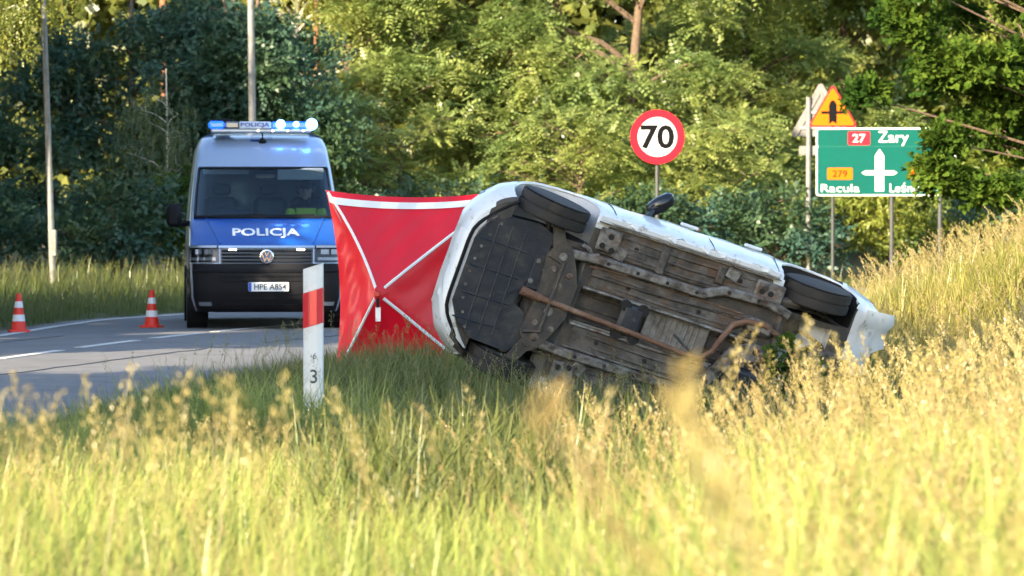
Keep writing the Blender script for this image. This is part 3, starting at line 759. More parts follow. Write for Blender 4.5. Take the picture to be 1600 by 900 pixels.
for (x, y) in ((.82, -.13), (.98, -.13), (.82, .12), (.98, .12)):
    MB().lathe([(.05, -.02), (.05, .015), (.03, .02)], 12, (x, y, bt - .055), 'Z').build('rubber_mount', m_void, gb)
# front subframe, arms, gearbox
sf = MB()
out = [(.02, -.34), (.10, -.46), (.22, -.44), (.30, -.30), (.36, -.16), (.36, .14), (.30, .28), (.22, .44), (.10, .46), (.02, .34), (.05, .10), (.05, -.10)]
sf.prism(out, bt - .075, bt - .02, 'XY')
sfo = part('subframe', m_dark, sf)
for (x, y, r) in ((.16, -.36, .028), (.27, -.22, .022), (.20, -.10, .03), (.20, .12, .03), (.27, .26, .022), (.16, .36, .028), (.12, -.24, .02), (.12, .24, .02)):
    MB().lathe([(r, -.004), (r * 1.3, .0), (r, .004)], 12, (x, y, bt - .078), 'Z').build('subframe_bush', m_under2, sfo)
MB().tube([(.05, -.34, bt - .082), (.18, -.30, bt - .09), (.18, .30, bt - .09), (.05, .34, bt - .082)], .016, 6).build('subframe_ridge', m_dark, sfo, smooth=True)
for s_ in (-1, 1):
    ca = MB().prism([(.30, s_ * .40), (.22, s_ * .38), (.06, s_ * .40), (-.02, s_ * .62), (.02, s_ * .66), (.08, s_ * .62), (.14, s_ * .50)], bt - .06, bt - .02, 'XY')
    cao = part('control_arm', m_dark, ca)
    MB().lathe([(.03, -.02), (.036, 0), (.03, .02)], 12, (.015, s_ * .63, bt - .05), 'Z').build('ball_joint', m_under2, cao)
    part('drive_shaft', m_dark, MB().tube([(0, s_ * .22, .29), (0, s_ * .62, .30)], [.03, .022], 8), smooth=True)
    part('damper_strut', m_dark, MB().tube([(.03, s_ * .60, .30), (.06, s_ * .54, .62)], .03, 8), smooth=True)
    part('rear_damper', m_dark, MB().tube([(WB + .1, s_ * .55, .22), (WB + .16, s_ * .53, .55)], .028, 8), smooth=True)
part('gearbox', m_tray, MB().box((.02, -.16, bt + .03), (.20, .36, .14), bev=.04))
for (x, y) in ((-.02, -.26), (.05, -.2), (-.03, -.08)): 
    MB().lathe([(.02, -.02), (.02, .02)], 8, (x, y, bt - .045), 'Z').build('gearbox_bolt', m_under2, car)
# engine undertray: panelled black plastic
tr = MB().prism([(-.60, -.28), (-.53, -.42), (-.36, -.54), (-.10, -.56), (.04, -.50), (.04, -.30), (-.06, -.06), (-.10, .14), (.02, .20), (.06, .46), (-.02, .56), (-.36, .54), (-.53, .41), (-.60, .28)], bt - .035, bt - .012, 'XY')
tro = part('engine_undertray', m_tray, tr)
for y in (-.30, -.06, .18, .40): MB().tube([(-.56, y, bt - .036), (-.13, y * .97, bt - .036)], .007, 5).build('tray_rib', m_tray, tro)
for x in (-.44, -.32, -.20): MB().tube([(x, -.46, bt - .036), (x + .02, .46, bt - .036)], .007, 5).build('tray_rib', m_tray, tro)
for k in range(9): 
    y = -.46 + .115 * k
    MB().lathe([(.013, -.003), (.013, .003)], 8, (-.545 + .12 * abs(y / .46) ** 2.5, y, bt - .038), 'Z').build('tray_clip', m_under2, tro)
# bumper lip and the broken strip behind it
pts = []
for k in range(25):
    y = -.68 + 1.36 * k / 24; x = -.635 + .26 * max(0, abs(y) - .32) ** 1.6 / .36 ** 1.6; pts.append((x + .10 * max(0, abs(y) - .25), y, bt + .012))
part('bumper_lip', m_black, MB().tube(pts, .016, 6), smooth=True)
part('bumper_strip', m_under2, MB().tube([(p[0] + .05, p[1], p[2] - .012) for p in pts[3:17]], [.012] * 14, 5), smooth=True)
# bumper damage: a torn flap hanging at the lower corner
fl = MB().grid([[(-.61 + .11 * max(0, j - 1) ** 1.3 * .3 + .03 * i + .01 * math.sin(j), .34 + .06 * j, .20 - .022 * i + .010 * math.cos(2.1 * j + i)) for j in range(6)] for i in range(3)], thick=(.012, 0, .012))
part('torn_bumper_flap', m_wpaint, fl, smooth=True)
# exhaust
ex = part('exhaust_pipe', m_rust, MB().tube([(-.06, .02, bt - .06), (.05, .03, bt - .075), (.45, .05, bt - .085), (1.0, .08, bt - .085), (1.46, .11, bt - .085), (1.58, .10, bt - .085), (1.66, .02, bt - .085), (1.70, -.12, bt - .085), (1.76, -.26, bt - .085), (1.86, -.32, bt - .08), (2.02, -.33, bt - .07), (2.2, -.26, bt - .02), (2.45, -.12, bt + .0), (2.6, -.05, bt + .0)], [.030, .030, .024, .024, .024, .024, .025, .026, .027, .028, .03, .03, .03, .03], 10), smooth=True)
MB().tube([(-.08, .018, bt - .06), (.10, .032, bt - .08)], [.042, .036], 12).build('flex_joint', m_rust, ex, smooth=True)
MB().box((1.98, -.30, bt - .045), (.28, .13, .08), Matrix.Rotation(.12, 3, 'Z'), bev=.05).build('middle_silencer', m_under2, ex, smooth=True)
MB().box((2.72, .12, bt + .03), (.24, .62, .15), bev=.06).build('rear_silencer', m_under2, ex, smooth=True)
MB().tube([(2.8, .40, bt + .02), (3.08, .44, bt + .03)], .022, 10).build('tail_pipe', m_under2, ex, smooth=True)
# trailing bracket, handbrake guides, fuel tank, twist beam
br = MB().prism([(1.62, .30), (1.70, .34), (1.80, .20), (1.86, .06), (2.08, -.02), (2.12, -.14), (1.98, -.16), (1.80, -.06), (1.72, .10)], bt - .085, bt - .045, 'XY')
bro = part('tunnel_crossmember', m_under2, br)
for (x, y, r) in ((1.69, .28, .026), (2.03, -.09, .034)): MB().lathe([(r, -.004), (r, .004)], 14, (x, y, bt - .088), 'Z').build('bracket_hole', m_void, bro)
part('brake_cable', m_dark, MB().tube([(1.3, -.02, bt - .06), (1.7, .2, bt - .07), (1.95, .36, bt - .06), (2.3, .48, bt - .03)], .012, 6), smooth=True)
part('fuel_line', m_dark, MB().tube([(.45, -.28, bt - .03), (1.2, -.29, bt - .03), (1.75, -.33, bt - .03)], .008, 5), smooth=True)
part('fuel_tank', m_tray, MB().box((2.02, .34, bt - .01), (.42, .52, .10), bev=.05), smooth=True)
part('rear_beam', m_dark, MB().tube([(WB - .28, -.56, bt + .02), (WB - .24, -.2, bt + .0), (WB - .24, .2, bt + .0), (WB - .28, .56, bt + .02)], .045, 8), smooth=True)
for s_ in (-1, 1): part('trailing_arm', m_dark, MB().tube([(WB - .42, s_ * .56, bt + .0), (WB - .2, s_ * .57, bt + .0), (WB, s_ * .60, .28)], [.04, .045, .05], 8), smooth=True)
part('spare_wheel_well', m_under, MB().lathe([(.25, -.10), (.28, -.06), (.30, .03)], 24, (2.66, .0, bt + .09), 'Z'), smooth=True)
# mud and grass roots packed into the rear arch
part('packed_mud', mat('mud', (.04, .03, .02), .95, col2=(.07, .055, .03), scale=12, bump=.8, bscale=25), MB().lathe([(.02, -.04), (.09, -.03), (.14, .0), (.09, .03), (.02, .04)], 7, (2.22, -.36, bt + .02), 'Z'))
# torn rear corner
tf = MB().grid([[(2.86 + .10 * i + .02 * math.sin(2 * j), -.72 + .075 * j, .20 + .05 * i - .02 * math.sin(j * 1.3)) for j in range(8 - i)] + [(2.86 + .10 * i, -.72 + .075 * (7 - i), .21 + .05 * i)] * i for i in range(4)], thick=(.01, 0, .012))
part('torn_rear_bumper', m_wpaint, tf, smooth=True)
# hoses, pipes and linkages that cross the engine bay and the floor
rh = random.Random(9)
for (a, c_, r, m_) in (((-.05, -.42, bt + .05), (.34, -.36, bt + .02), .014, m_void), ((.0, .25, bt + .03), (.40, .40, bt - .02), .016, m_void), ((.02, -.05, bt + .06), (.36, -.02, bt + .03), .035, m_rust), ((.10, .44, bt + .0), (.10, .62, bt + .04), .02, m_under2),
                     ((.42, .36, bt - .04), (1.9, .345, bt - .04), .008, m_under2), ((.42, -.345, bt - .03), (1.8, -.36, bt - .03), .006, m_rust), ((2.0, -.45, bt + .03), (2.6, -.30, bt + .06), .016, m_void), ((2.18, .1, bt + .05), (2.66, .3, bt + .06), .02, m_under2), ((2.2, -.55, bt + .0), (2.7, -.5, bt + .05), .014, m_void), ((.30, -.50, bt - .02), (.46, -.46, bt - .05), .022, m_under2)):
    a, c_ = Vector(a), Vector(c_)
    part('pipe', m_, MB().tube([a, a.lerp(c_, .33) + Vector((0, rh.uniform(-.04, .04), -.015)), a.lerp(c_, .66) + Vector((0, rh.uniform(-.04, .04), .01)), c_], r, 7), smooth=True)
part('engine_sump', m_dark, MB().box((.14, .20, bt + .10), (.30, .34, .16), bev=.05), smooth=True)
part('gearbox_housing', m_under2, MB().lathe([(.05, -.16), (.15, -.10), (.17, .0), (.12, .10), (.06, .16)], 16, (.12, -.22, bt + .16), 'Y'), smooth=True)
for (x, y) in ((.62, -.52), (.62, .52), (1.62, -.66), (1.62, .66)):
    part('floor_gusset', m_under2, MB().box((x, y, bt - .03), (.12, .11, .03), Matrix.Rotation(.3, 3, 'Z'), bev=.01))
for (x, y0, y1) in ((1.0, -.70, -.46), (1.0, .46, .70), (1.52, -.70, -.54), (1.52, .54, .70)):
    part('seat_crossmember', m_under, MB().box((x, (y0 + y1) / 2, bt - .028), (.07, y1 - y0, .035), bev=.012))
for x in (.55, .95, 1.30, 1.75):                                  # torn flakes of underseal along the sill
    part('sill_tear', m_wpaint, MB().grid([[(x + .05 * i, -.80 + .012 * math.sin(3 * i + x * 9) + .02 * j, .165 - .012 * j * math.sin(2 * i + x * 5)) for j in range(3)] for i in range(5)], thick=(0, .004, .006)))
# holes plugged with rubber across the pans
for (x, y) in ((.75, -.60), (1.1, -.58), (1.7, -.62), (.8, -.27), (1.45, -.26), (.7, .26), (1.15, .28), (1.62, .27), (.9, .6), (1.4, .58)):
    MB().lathe([(.02, -.004), (.022, .004)], 10, (x, y, bt - .021), 'Z').build('drain_plug', m_void, car)

# ------------------------------------------------------------------ red privacy screen
m_fab = leaf_mat('red_fabric', (0.85, 0.006, 0.024), (0.85, 0.006, 0.024), 0.45, gloss=.05)
m_tape = mat('white_tape', (0.72, 0.70, 0.68), .6)
TL, TRc, BR_, BL = at(509, 297, 38.0), at(800, 296, 38.8), at(745, 585, 38.6), at(523, 585, 37.9)
HUB = at(589, 459, 37.75)
scr = thing('privacy_screen', ((TL.x + TRc.x) / 2, 38.3, 0), 'red fabric privacy screen with white crossed straps standing behind the crashed car', 'screen')
so = Vector(scr.location)
def sp(u, v, off=0.0):
    A = BL.lerp(BR_, u); B = TL.lerp(TRc, u); p = A.lerp(B, v)
    c0 = (BL + BR_ + TL + TRc) / 4; k = min(1 - abs(2 * u - 1), 1 - abs(2 * v - 1))
    p = p + (HUB - c0) * k
    p.z -= .075 * 4 * u * (1 - u) * max(0, v - .5) * 2          # the stretched edges bow in
    p.x += .09 * 4 * v * (1 - v) * max(0, .5 - u) * 2
    p.x -= .09 * 4 * v * (1 - v) * max(0, u - .5) * 2
    # the taut cloth between the straps falls back a little
    s1, s2 = abs(u - v), abs(u + v - 1)
    p.y += .10 * min(s1, s2) * 1.2 + off + .012 * math.sin(34 * (u - v) + 5 * v) * min(1, 5 * min(s1, s2)) + .010 * math.sin(23 * u + 9 * v * v)
    return p - so
N = 32
P = [[sp(j / N, i / N) for j in range(N + 1)] for i in range(N + 1)]
MB().grid(P).build('fabric', m_fab, scr, smooth=True)
def strap(fn, n, w, name):
    P = []
    for i in range(n + 1):
        (u0, v0), (u1, v1) = fn(i / n, -w), fn(i / n, w); P.append([sp(u0, v0, -.014), sp((u0 + u1) / 2, (v0 + v1) / 2, -.014), sp(u1, v1, -.014)])
    return MB().grid(P, thick=(0, .005, 0)).build(name, m_tape, scr)
for (du, dv) in ((-1, 1), (1, 1), (-1, -1), (1, -1)):
    strap(lambda t, w, du=du, dv=dv: (.5 + du * (.03 + .46 * t) - dv * w * .7 * .82, .5 + dv * (.03 + .46 * t) + du * w * .7), 12, .0100, 'strap')
strap(lambda t, w: (.01 + .98 * t, .955 + w), 20, .017, 'top_band')
hb = HUB - so
MB().lathe([(.025, -.02), (.032, 0), (.025, .02)], 14, hb + Vector((0, -.02, 0)), 'Y').build('hub', m_red, scr, smooth=True)
MB().box(hb + Vector((.01, -.05, -.09)), (.03, .02, .09)).build('pull_handle', m_black, scr)
MB().box(hb + Vector((.012, -.045, -.20)), (.05, .01, .14)).build('pull_tab', m_tape, scr)
for (c_) in (TL, TRc, BR_, BL):
    MB().tube([hb + Vector((0, .035, 0)), hb.lerp(c_ - so, .5) + Vector((0, .06, 0)), c_ - so + Vector((0, .02, 0))], .008, 6).build('rod', mat('fibre_rod', (.2, .2, .2), .5), scr)

# ------------------------------------------------------------------ kilometre delineator post
pp = at(489, 560, 27.0)
gz = float(ground_z(pp.x, 27.0))
post = thing('delineator_post', (pp.x, 27.0, gz), 'white plastic roadside post with slanted red band and the number 3', 'roadside post', rz=R(-4))
m_post = mat('post_plastic', (0.66, 0.67, 0.68), 0.5, col2=(0.45, 0.44, 0.40), scale=9, lo=.5, hi=.8, col3=(.35, .33, .28), scale3=22, lo3=.64, hi3=.75)
m_pred = mat('post_red', (0.50, 0.012, 0.025), 0.4)
def post_sec(z0a, z0b, z1a, z1b, grow=0.0):
    """slab whose lower and upper edges slope across: heights a at the left, b at the right"""
    pts = [(-.072, .02), (-.066, -.012), (-.03, -.028), (.03, -.028), (.066, -.012), (.072, .02), (.03, .06), (-.03, .06)]
    g = 1 + grow; mb = MB(); V = []
    for za, zb_ in ((z0a, z0b), (z1a, z1b)):
        for x, y in pts:
            t_ = (x + .072) / .144; V.append((x * g, y * g, za + (zb_ - za) * t_))
    n = len(pts)
    mb.add(V, [tuple(range(n)), tuple(range(2 * n - 1, n - 1, -1))] + [(i, (i + 1) % n, n + (i + 1) % n, n + i) for i in range(n)])
    return mb
zt = lambda py: CH + (HZ - py) / F * 27.0 - gz
post_sec(-.1, -.1, zt(421), zt(411)).build('post_shaft', m_post, post)
rb = post_sec(zt(514), zt(504), zt(459), zt(449), .035).build('red_band', m_pred, post)
MB().add([(-.018, -.034, zt(509)), (.030, -.034, zt(506)), (.030, -.034, zt(453)), (-.018, -.034, zt(456)), (-.018, -.030, zt(509)), (.030, -.030, zt(506)), (.030, -.030, zt(453)), (-.018, -.030, zt(456))], [(0, 1, 2, 3), (7, 6, 5, 4), (0, 4, 5, 1), (1, 5, 6, 2), (2, 6, 7, 3), (3, 7, 4, 0)]).build('reflector', mat('red_reflector', (.85, .03, .04), .2, coat=.6), rb)
m_digit = mat('post_digit', (.05, .05, .05), .6, col2=(.3, .3, .28), scale=60, lo=.55, hi=.7)
text_mb('6', h=.042, depth=.002, front=-.028, cx=.016, cz=zt(556)).build('digit', m_digit, post)
text_mb('3', h=.098, bold=.01, depth=.002, front=-.028, cx=.008, cz=zt(588)).build('digit', m_digit, post)

# ------------------------------------------------------------------ traffic cones
m_cone = mat('cone_red', (0.72, 0.030, 0.012), .5, col2=(.5, .03, .02), scale=9, lo=.55, hi=.8)
m_cwh = mat('cone_white', (.72, .72, .74), .4, col2=(.55, .54, .52), scale=15, lo=.5, hi=.8)
def cone(px, py, label, rz):
    D = F * CH / (py - HZ); p = at(px, py, D)
    t = thing('traffic_cone', (p.x, D, road_z(p.x, D) + .001), label, 'traffic cone', 'traffic cones set out on the road', rz)
    MB().prism(rrect(.27, .27, .04, 3), 0, .03, 'XY').build('base', m_cone, t)
    MB().lathe([(.105, .03), (.098, .045), (.032, .48), (.028, .495), (.015, .50)], 24, (0, 0, 0)).build('cone_body', m_cone, t, smooth=True)
    for (a, c_) in ((.14, .225), (.315, .395)):
        r = lambda z: .098 + (z - .045) / .435 * (.032 - .098) + .0025
        MB().lathe([(r(a), a), (r(c_), c_)], 24, (0, 0, 0), cap=False).build('reflective_sleeve', m_cwh, t, smooth=True)
cone(29, 520, 'red and white traffic cone by the far edge line, left of the other cone', .2)
cone(237, 514, 'red and white traffic cone on the road just left of the police van', -.3)

# ------------------------------------------------------------------ road signs
m_galv = mat('galvanised', (0.22, 0.215, 0.205), .6, .2, col2=(.16, .15, .135), scale=6)
m_galvd = mat('dark_post', (0.06, 0.06, 0.058), .6, .2)
m_signw = mat('sign_white', (.58, .58, .57), .5, spec=.2, col2=(.52, .51, .49), scale=3)
m_signr = mat('sign_red', (.48, .006, .018), .5, spec=.2)
m_signk = mat('sign_black', (.003, .003, .004), .7, spec=.1)
m_signy = mat('sign_amber', (.50, .112, .001), .5, spec=.1)
m_signg = mat('sign_green', (.0004, .074, .058), .6, spec=.1, col2=(.0008, .066, .052), scale=2)
m_back = mat('sign_back', (.13, .125, .12), .6, .2, col2=(.08, .072, .064), scale=5)
c = at(1027, 214, 57.0)
sg = thing('speed_limit_sign', (c.x, 57.0, float(ground_z(c.x, 57))), 'round red-rimmed 70 speed limit sign on a thin post behind the car', 'road sign', rz=R(2))
cz = c.z - sg.location.z
MB().prism(circle(.405, 40, 0, cz), 0, .03).build('plate', m_back, sg)
b = MB(); n = 48
for r in (.295, .405):
    b.v += [(r * math.cos(2 * PI * k / n), -.006, cz + r * math.sin(2 * PI * k / n)) for k in range(n)]
b.f += [(k, (k + 1) % n, n + (k + 1) % n, n + k) for k in range(n)]
fc = MB().prism(circle(.398, 48, 0, cz), -.001, -.004).build('face', m_signw, sg)
b.build('red_rim', m_signr, sg)
text_mb('70', h=.36, w=.50, bold=.028, depth=.003, front=-.005, cx=0, cz=cz).build('numerals', m_signk, sg)
MB().tube([(0, .06, -.3), (0, .06, cz + .3)], .03, 10).build('post', m_galvd, sg, smooth=True)
for z in (cz - .2, cz + .2): MB().box((0, .045, z), (.5, .03, .04)).build('bracket', m_back, sg)

def tri(s, r, cz, n=4):
    """rounded triangle, point up, side s"""
    h = s * math.sqrt(3) / 2; V = [(0, h * 2 / 3), (-s / 2, -h / 3), (s / 2, -h / 3)]; P = []
    for i, (x, z) in enumerate(V):
        q = Vector((x, z)) * (1 - 2 * r * 1.0 / (h * 2 / 3)); a0 = (0, 120, 240)[i] + 30
        for k in range(n + 1): a = R(a0 + 120 * k / n); P.append((q.x + r * math.cos(a), q.y + r * math.sin(a) + cz))
    return P
c = at(1301, 176, 83.0)
ws_ = thing('warning_sign', (c.x, 83.0, float(ground_z(c.x, 83.0))), 'amber triangular crossroads warning sign facing us above the green board', 'road sign', rz=R(-4))
cz = c.z - ws_.location.z
MB().prism(tri(1.08, .05, cz), 0, .03).build('plate', m_back, ws_)
MB().prism(tri(1.075, .05, cz), -.001, -.004).build('red_rim', m_signr, ws_)
MB().prism(tri(.97, .04, cz), -.005, -.008).build('face', m_signy, ws_)
MB().prism([(-.085, -.25 + cz), (0, -.19 + cz), (.085, -.25 + cz), (.085, .16 + cz), (.05, .24 + cz), (0, .27 + cz), (-.05, .24 + cz), (-.085, .16 + cz)], -.009, -.012).build('arrow', m_signk, ws_)
MB().prism([(-.25, cz - .03), (.25, cz - .03), (.25, cz + .03), (-.25, cz + .03)], -.0085, -.0105).build('side_road_bar', m_signk, ws_)
MB().tube([(0, .06, -.3), (0, .06, cz + .35)], .035, 10).build('post', m_galvd, ws_, smooth=True)

c = at(1263, 184, 84.6)
wb = thing('warning_sign', (c.x, 84.6, float(ground_z(c.x, 84.6))), 'triangular sign showing its grey back on a pale post beside the green board', 'road sign')
cz = c.z - wb.location.z
MB().tube([(0, 0, -.3), (0, 0, cz + .45)], .057, 12).build('post', m_galv, wb, smooth=True)
e = bpy.data.objects.new('plate_assembly', None); 
Mz = Matrix.Rotation(R(158), 4, 'Z')
def turned(mb, off=(-.26, -.08, 0)):
    mb.v = [tuple(Mz @ (Vector(v) + Vector(off))) for v in mb.v]; return mb
pl_ = turned(MB().prism(tri(1.42, .07, cz), 0, .025)).build('plate', m_back, wb)
turned(MB().prism(tri(1.40, .07, cz), -.004, -.001)).build('face', m_signy, pl_)
for z in (cz - .22, cz + .12): turned(MB().box((0, .045, z), (.95 if z < cz else .5, .04, .06))).build('bracket', m_galv, pl_)
for s_ in (-1, 1): turned(MB().box((s_ * .29, .04, cz + .06), (.05, .03, 1.12), Matrix.Rotation(-s_ * R(30), 3, 'Y'))).build('edge_fold', m_back, pl_)
turned(MB().prism(rrect(.50, .20, .03, 3, .25, cz - .72), 0, .02)).build('supplementary_plate', m_back, wb)

c = at(1384, 253, 82.0)
bd = thing('direction_board', (c.x, 82.0, float(ground_z(c.x, 82))), 'large green direction board with white lettering, half hidden by oak leaves', 'road sign', rz=R(-5))
cz = c.z - bd.location.z; W, H = 2.98, 1.46
sc_ = F / 82.0
bx = lambda px: (px - 1384) / sc_
bz = lambda py: cz + (253 - py) / sc_
MB().prism(rrect(W, H, .06, 4, 0, cz), .0, .04).build('board_back', m_back, bd)
MB().prism(rrect(W - .005, H - .005, .06, 4, 0, cz), -.001, -.004).build('border', m_signw, bd)
MB().prism(rrect(W - .07, .36, .04, 4, 0, cz + H / 2 - .215), -.005, -.008).build('panel', m_signg, bd)
MB().prism(rrect(W - .07, H - .44, .04, 4, 0, cz - .183), -.005, -.008).build('panel', m_signg, bd)
MB().box((0, -.0055, cz + H / 2 - .40), (W - .075, .003, .02)).build('panel_seam', mat('seam_green', (.003, .10, .065), .5), bd)
rp = MB().prism(rrect(.47, .29, .03, 3, bx(1342), bz(216)), -.009, -.011).build('route_plate', m_signr, bd)
text_mb('27', h=.18, w=.27, bold=.012, depth=.002, front=-.011, cx=bx(1342), cz=bz(216)).build('route_number', m_signw, rp)
text_mb('Żary', h=.38, w=.64, bold=.010, depth=.003, front=-.009, cx=bx(1396), cz=bz(214)).build('place_name', m_signw, bd)
for (px, txt) in ((1312.5, '279'), (1438, '')):
    rp = MB().prism(rrect(.54, .25, .03, 3, bx(px), bz(271.5)), -.009, -.011).build('route_plate', m_signy, bd)
    if txt: text_mb(txt, h=.14, w=.31, bold=.004, depth=.002, front=-.011, cx=bx(px), cz=bz(271.5)).build('route_number', m_signk, rp)
text_mb('Racula', h=.17, w=.82, bold=.004, depth=.003, front=-.009, cx=bx(1313), cz=bz(294)).build('place_name', m_signw, bd)
text_mb('Leśniów W.', h=.205, w=1.26, bold=.004, depth=.003, front=-.009, cx=bx(1436), cz=bz(293)).build('place_name', m_signw, bd)
ar = MB().prism([(bx(1367), bz(299)), (bx(1381), bz(299)), (bx(1381), bz(243)), (bx(1374), bz(233)), (bx(1367), bz(243))], -.0085, -.0110)
ar.build('arrow', m_signw, bd)
MB().prism([(bx(1346), bz(270)), (bx(1352), bz(266.5)), (bx(1396), bz(266.5)), (bx(1402), bz(270)), (bx(1396), bz(273.5)), (bx(1352), bz(273.5))], -.009, -.0115).build('side_road_bar', m_signw, bd)
for px in (1393, 1468): MB().tube([(bx(px), .09, -.3), (bx(px), .09, cz + H / 2 - .1)], .045, 10).build('post', m_galvd, bd, smooth=True)
for z in (cz - .4, cz + .4): MB().box((0, .06, z), (W - .3, .04, .05)).build('rail', m_back, bd)

# ------------------------------------------------------------------ street lamps
def lamp(px, D, h, lean, r0, label):
    p = at(px, 430, D); z = float(ground_z(p.x, D))
    t = thing('street_lamp', (p.x, D, z), label, 'street lamp', 'street lamps beyond the road')
    pole = MB().tube([(lean * k / 8, 0, -.2 + (h + .2) * k / 8) for k in range(9)], [r0 * (1 - .45 * k / 8) for k in range(9)], 12).build('pole', m_galv, t, smooth=True)
    MB().box((0.0, 0, .9), (r0 * 1.6, r0 * 2.3, .45), bev=.01).build('service_hatch', m_galv, pole)
    MB().tube([(lean, 0, h - .05), (lean + .1, -.3, h + .35), (lean + .2, -1.2, h + .55)], [r0 * .5, r0 * .45, r0 * .4], 8).build('arm', m_galv, t, smooth=True)
    hd = MB().box((lean + .23, -1.45, h + .55), (.24, .62, .12), bev=.05).build('lamp_head', m_galv, t, smooth=True)
    MB().box((lean + .23, -1.45, h + .485), (.18, .45, .03), bev=.01).build('lamp_lens', m_lens, hd)
lamp(84, 66, 8.6, -.28, .062, 'slim grey street lamp pole at the far left before dark trees')
lamp(398, 72, 9.4, -.12, .085, 'thick pale street lamp pole rising behind the police van')


# ------------------------------------------------------------------ trees
def rot_frames(dirs, ups):
    """rotation matrices (N,3,3) whose columns are side, dir, normal"""
    d = dirs / np.linalg.norm(dirs, axis=1, keepdims=True)
    s = np.cross(d, ups); s /= np.linalg.norm(s, axis=1, keepdims=True) + 1e-9
    n = np.cross(s, d)
    return np.stack([s, d, n], -1)
def scatter(proto, pos, Rm, scale):
    """copies of a quad prototype: proto = (verts Kx3, quads Mx4)"""
    V, Q = proto; K = len(V); N = len(pos)
    W = np.einsum('nij,kj->nki', Rm, V) * scale[:, None, None] + pos[:, None, :]
    QQ = Q[None] + (np.arange(N) * K)[:, None, None]
    return W.reshape(-1, 3), QQ.reshape(-1, 4)
def leaf_quads(items):
    """items: base, direction, side, length, width -> folded diamond leaves"""
    V = []; Q = []
    for (b, d, s, L, w) in items:
        k = len(V); b, d, s = np.array(b), np.array(d), np.array(s)
        V += [b, b + d * L * .45 + s * w, b + d * L, b + d * L * .45 - s * w]; Q.append([k, k + 1, k + 2, k + 3])
    return np.array(V, float), np.array(Q)
def frond_proto(rng, L=.34, pairs=4):
    """a drooping pinnate leaf (locust)"""
    it = []
    for k in range(pairs + 1):
        t = (k + .8) / (pairs + 1); y = L * t; z = -.10 * t * t * L / .34
        for s in (-1, 1):
            if k == pairs and s == 1: continue
            d = np.array([s * .85, .35, -.25 + rng.uniform(-.2, .2)]) if k < pairs else np.array([0, 1, -.4])
            d /= np.linalg.norm(d); it.append(((0, y, z), d, np.array([-d[1], d[0], .15 * s]), .105 * (1 - .25 * t) * rng.uniform(.85, 1.15), .030))
    return leaf_quads(it)
def spray_proto(rng, n=7, L=.30, leaf=.10, w=.034, spread=.8, droop=.2):
    """a twig with n leaves set around its length"""
    it = []
    for k in range(n):
        t = (k + .5) / n; a = rng.uniform(-1, 1) * spread + (1 if k % 2 else -1) * .5
        d = np.array([math.sin(a), math.cos(a) * .8, rng.uniform(-.5, .35) - droop]); d /= np.linalg.norm(d)
        s = np.cross(d, np.array([rng.uniform(-.4, .4), rng.uniform(-.4, .4), 1.])); s /= np.linalg.norm(s)
        it.append(((rng.uniform(-.03, .03), L * t, -droop * L * t * t), d, s, leaf * rng.uniform(.75, 1.2), w * rng.uniform(.8, 1.2)))
    return leaf_quads(it)
def strand_proto(rng, L=.9, n=16, leaf=.055):
    """a hanging birch twig: points straight down when dir = down"""
    it = []
    for k in range(n):
        t = (k + .5) / n; d = np.array([rng.uniform(-1, 1), .6, rng.uniform(-1, 1)]); d /= np.linalg.norm(d)
        s = np.cross(d, [0.3, .2, 1.]); s /= np.linalg.norm(s)
        it.append(((.03 * math.sin(5 * t), L * t, .03 * math.cos(4 * t)), d, s, leaf * rng.uniform(.8, 1.25), .022))
    return leaf_quads(it)

def crown_np(rng, pads, protos, per, mode, size=1.0, fill=.55):
    """leaf sprays spread through pads (centre, radii): thick at the skin, some inside"""
    VV, QQ, k0 = [], [], 0
    per_v = per
    for (c, r) in pads:
        c = np.array(c); r = np.array(r)
        vol = max(.35, (r[0] * r[1] + r[0] * r[2]) / 1.0)
        n = max(8, int(per_v * vol))
        u = rng.normal(size=(n, 3)); u /= np.linalg.norm(u, axis=1, keepdims=True)
        u[:, 2] = np.where(u[:, 2] < -.5, -u[:, 2], u[:, 2])
        rad = np.where(rng.random(n) < fill, rng.uniform(.82, 1.08, n), rng.uniform(.25, .9, n))
        p = c + u * r * rad[:, None]
        if mode == 'hang':
            d = np.stack([rng.normal(0, .12, n), rng.normal(0, .12, n), -np.ones(n)], -1); up = rng.normal(size=(n, 3))
        elif mode == 'frond':
            d = u * np.array([1, 1, .35]) + np.stack([rng.normal(0, .35, n), rng.normal(0, .35, n), rng.normal(-.15, .25, n)], -1); up = np.array([0, 0, 1.]) + rng.normal(0, .3, (n, 3))
        else:
            d = u * np.array([1, 1, .6]) + rng.normal(0, .5, (n, 3)); up = u + np.array([0, 0, .7]) + rng.normal(0, .45, (n, 3))
        Rm = rot_frames(d, up); sc = size * rng.uniform(.7, 1.25, n)
        which = rng.integers(0, len(protos), n)
        for w in range(len(protos)):
            m = which == w
            if not m.any(): continue
            V, Q = scatter(protos[w], p[m], Rm[m], sc[m]); VV.append(V); QQ.append(Q + k0); k0 += len(V)
    return np.concatenate(VV), np.concatenate(QQ)

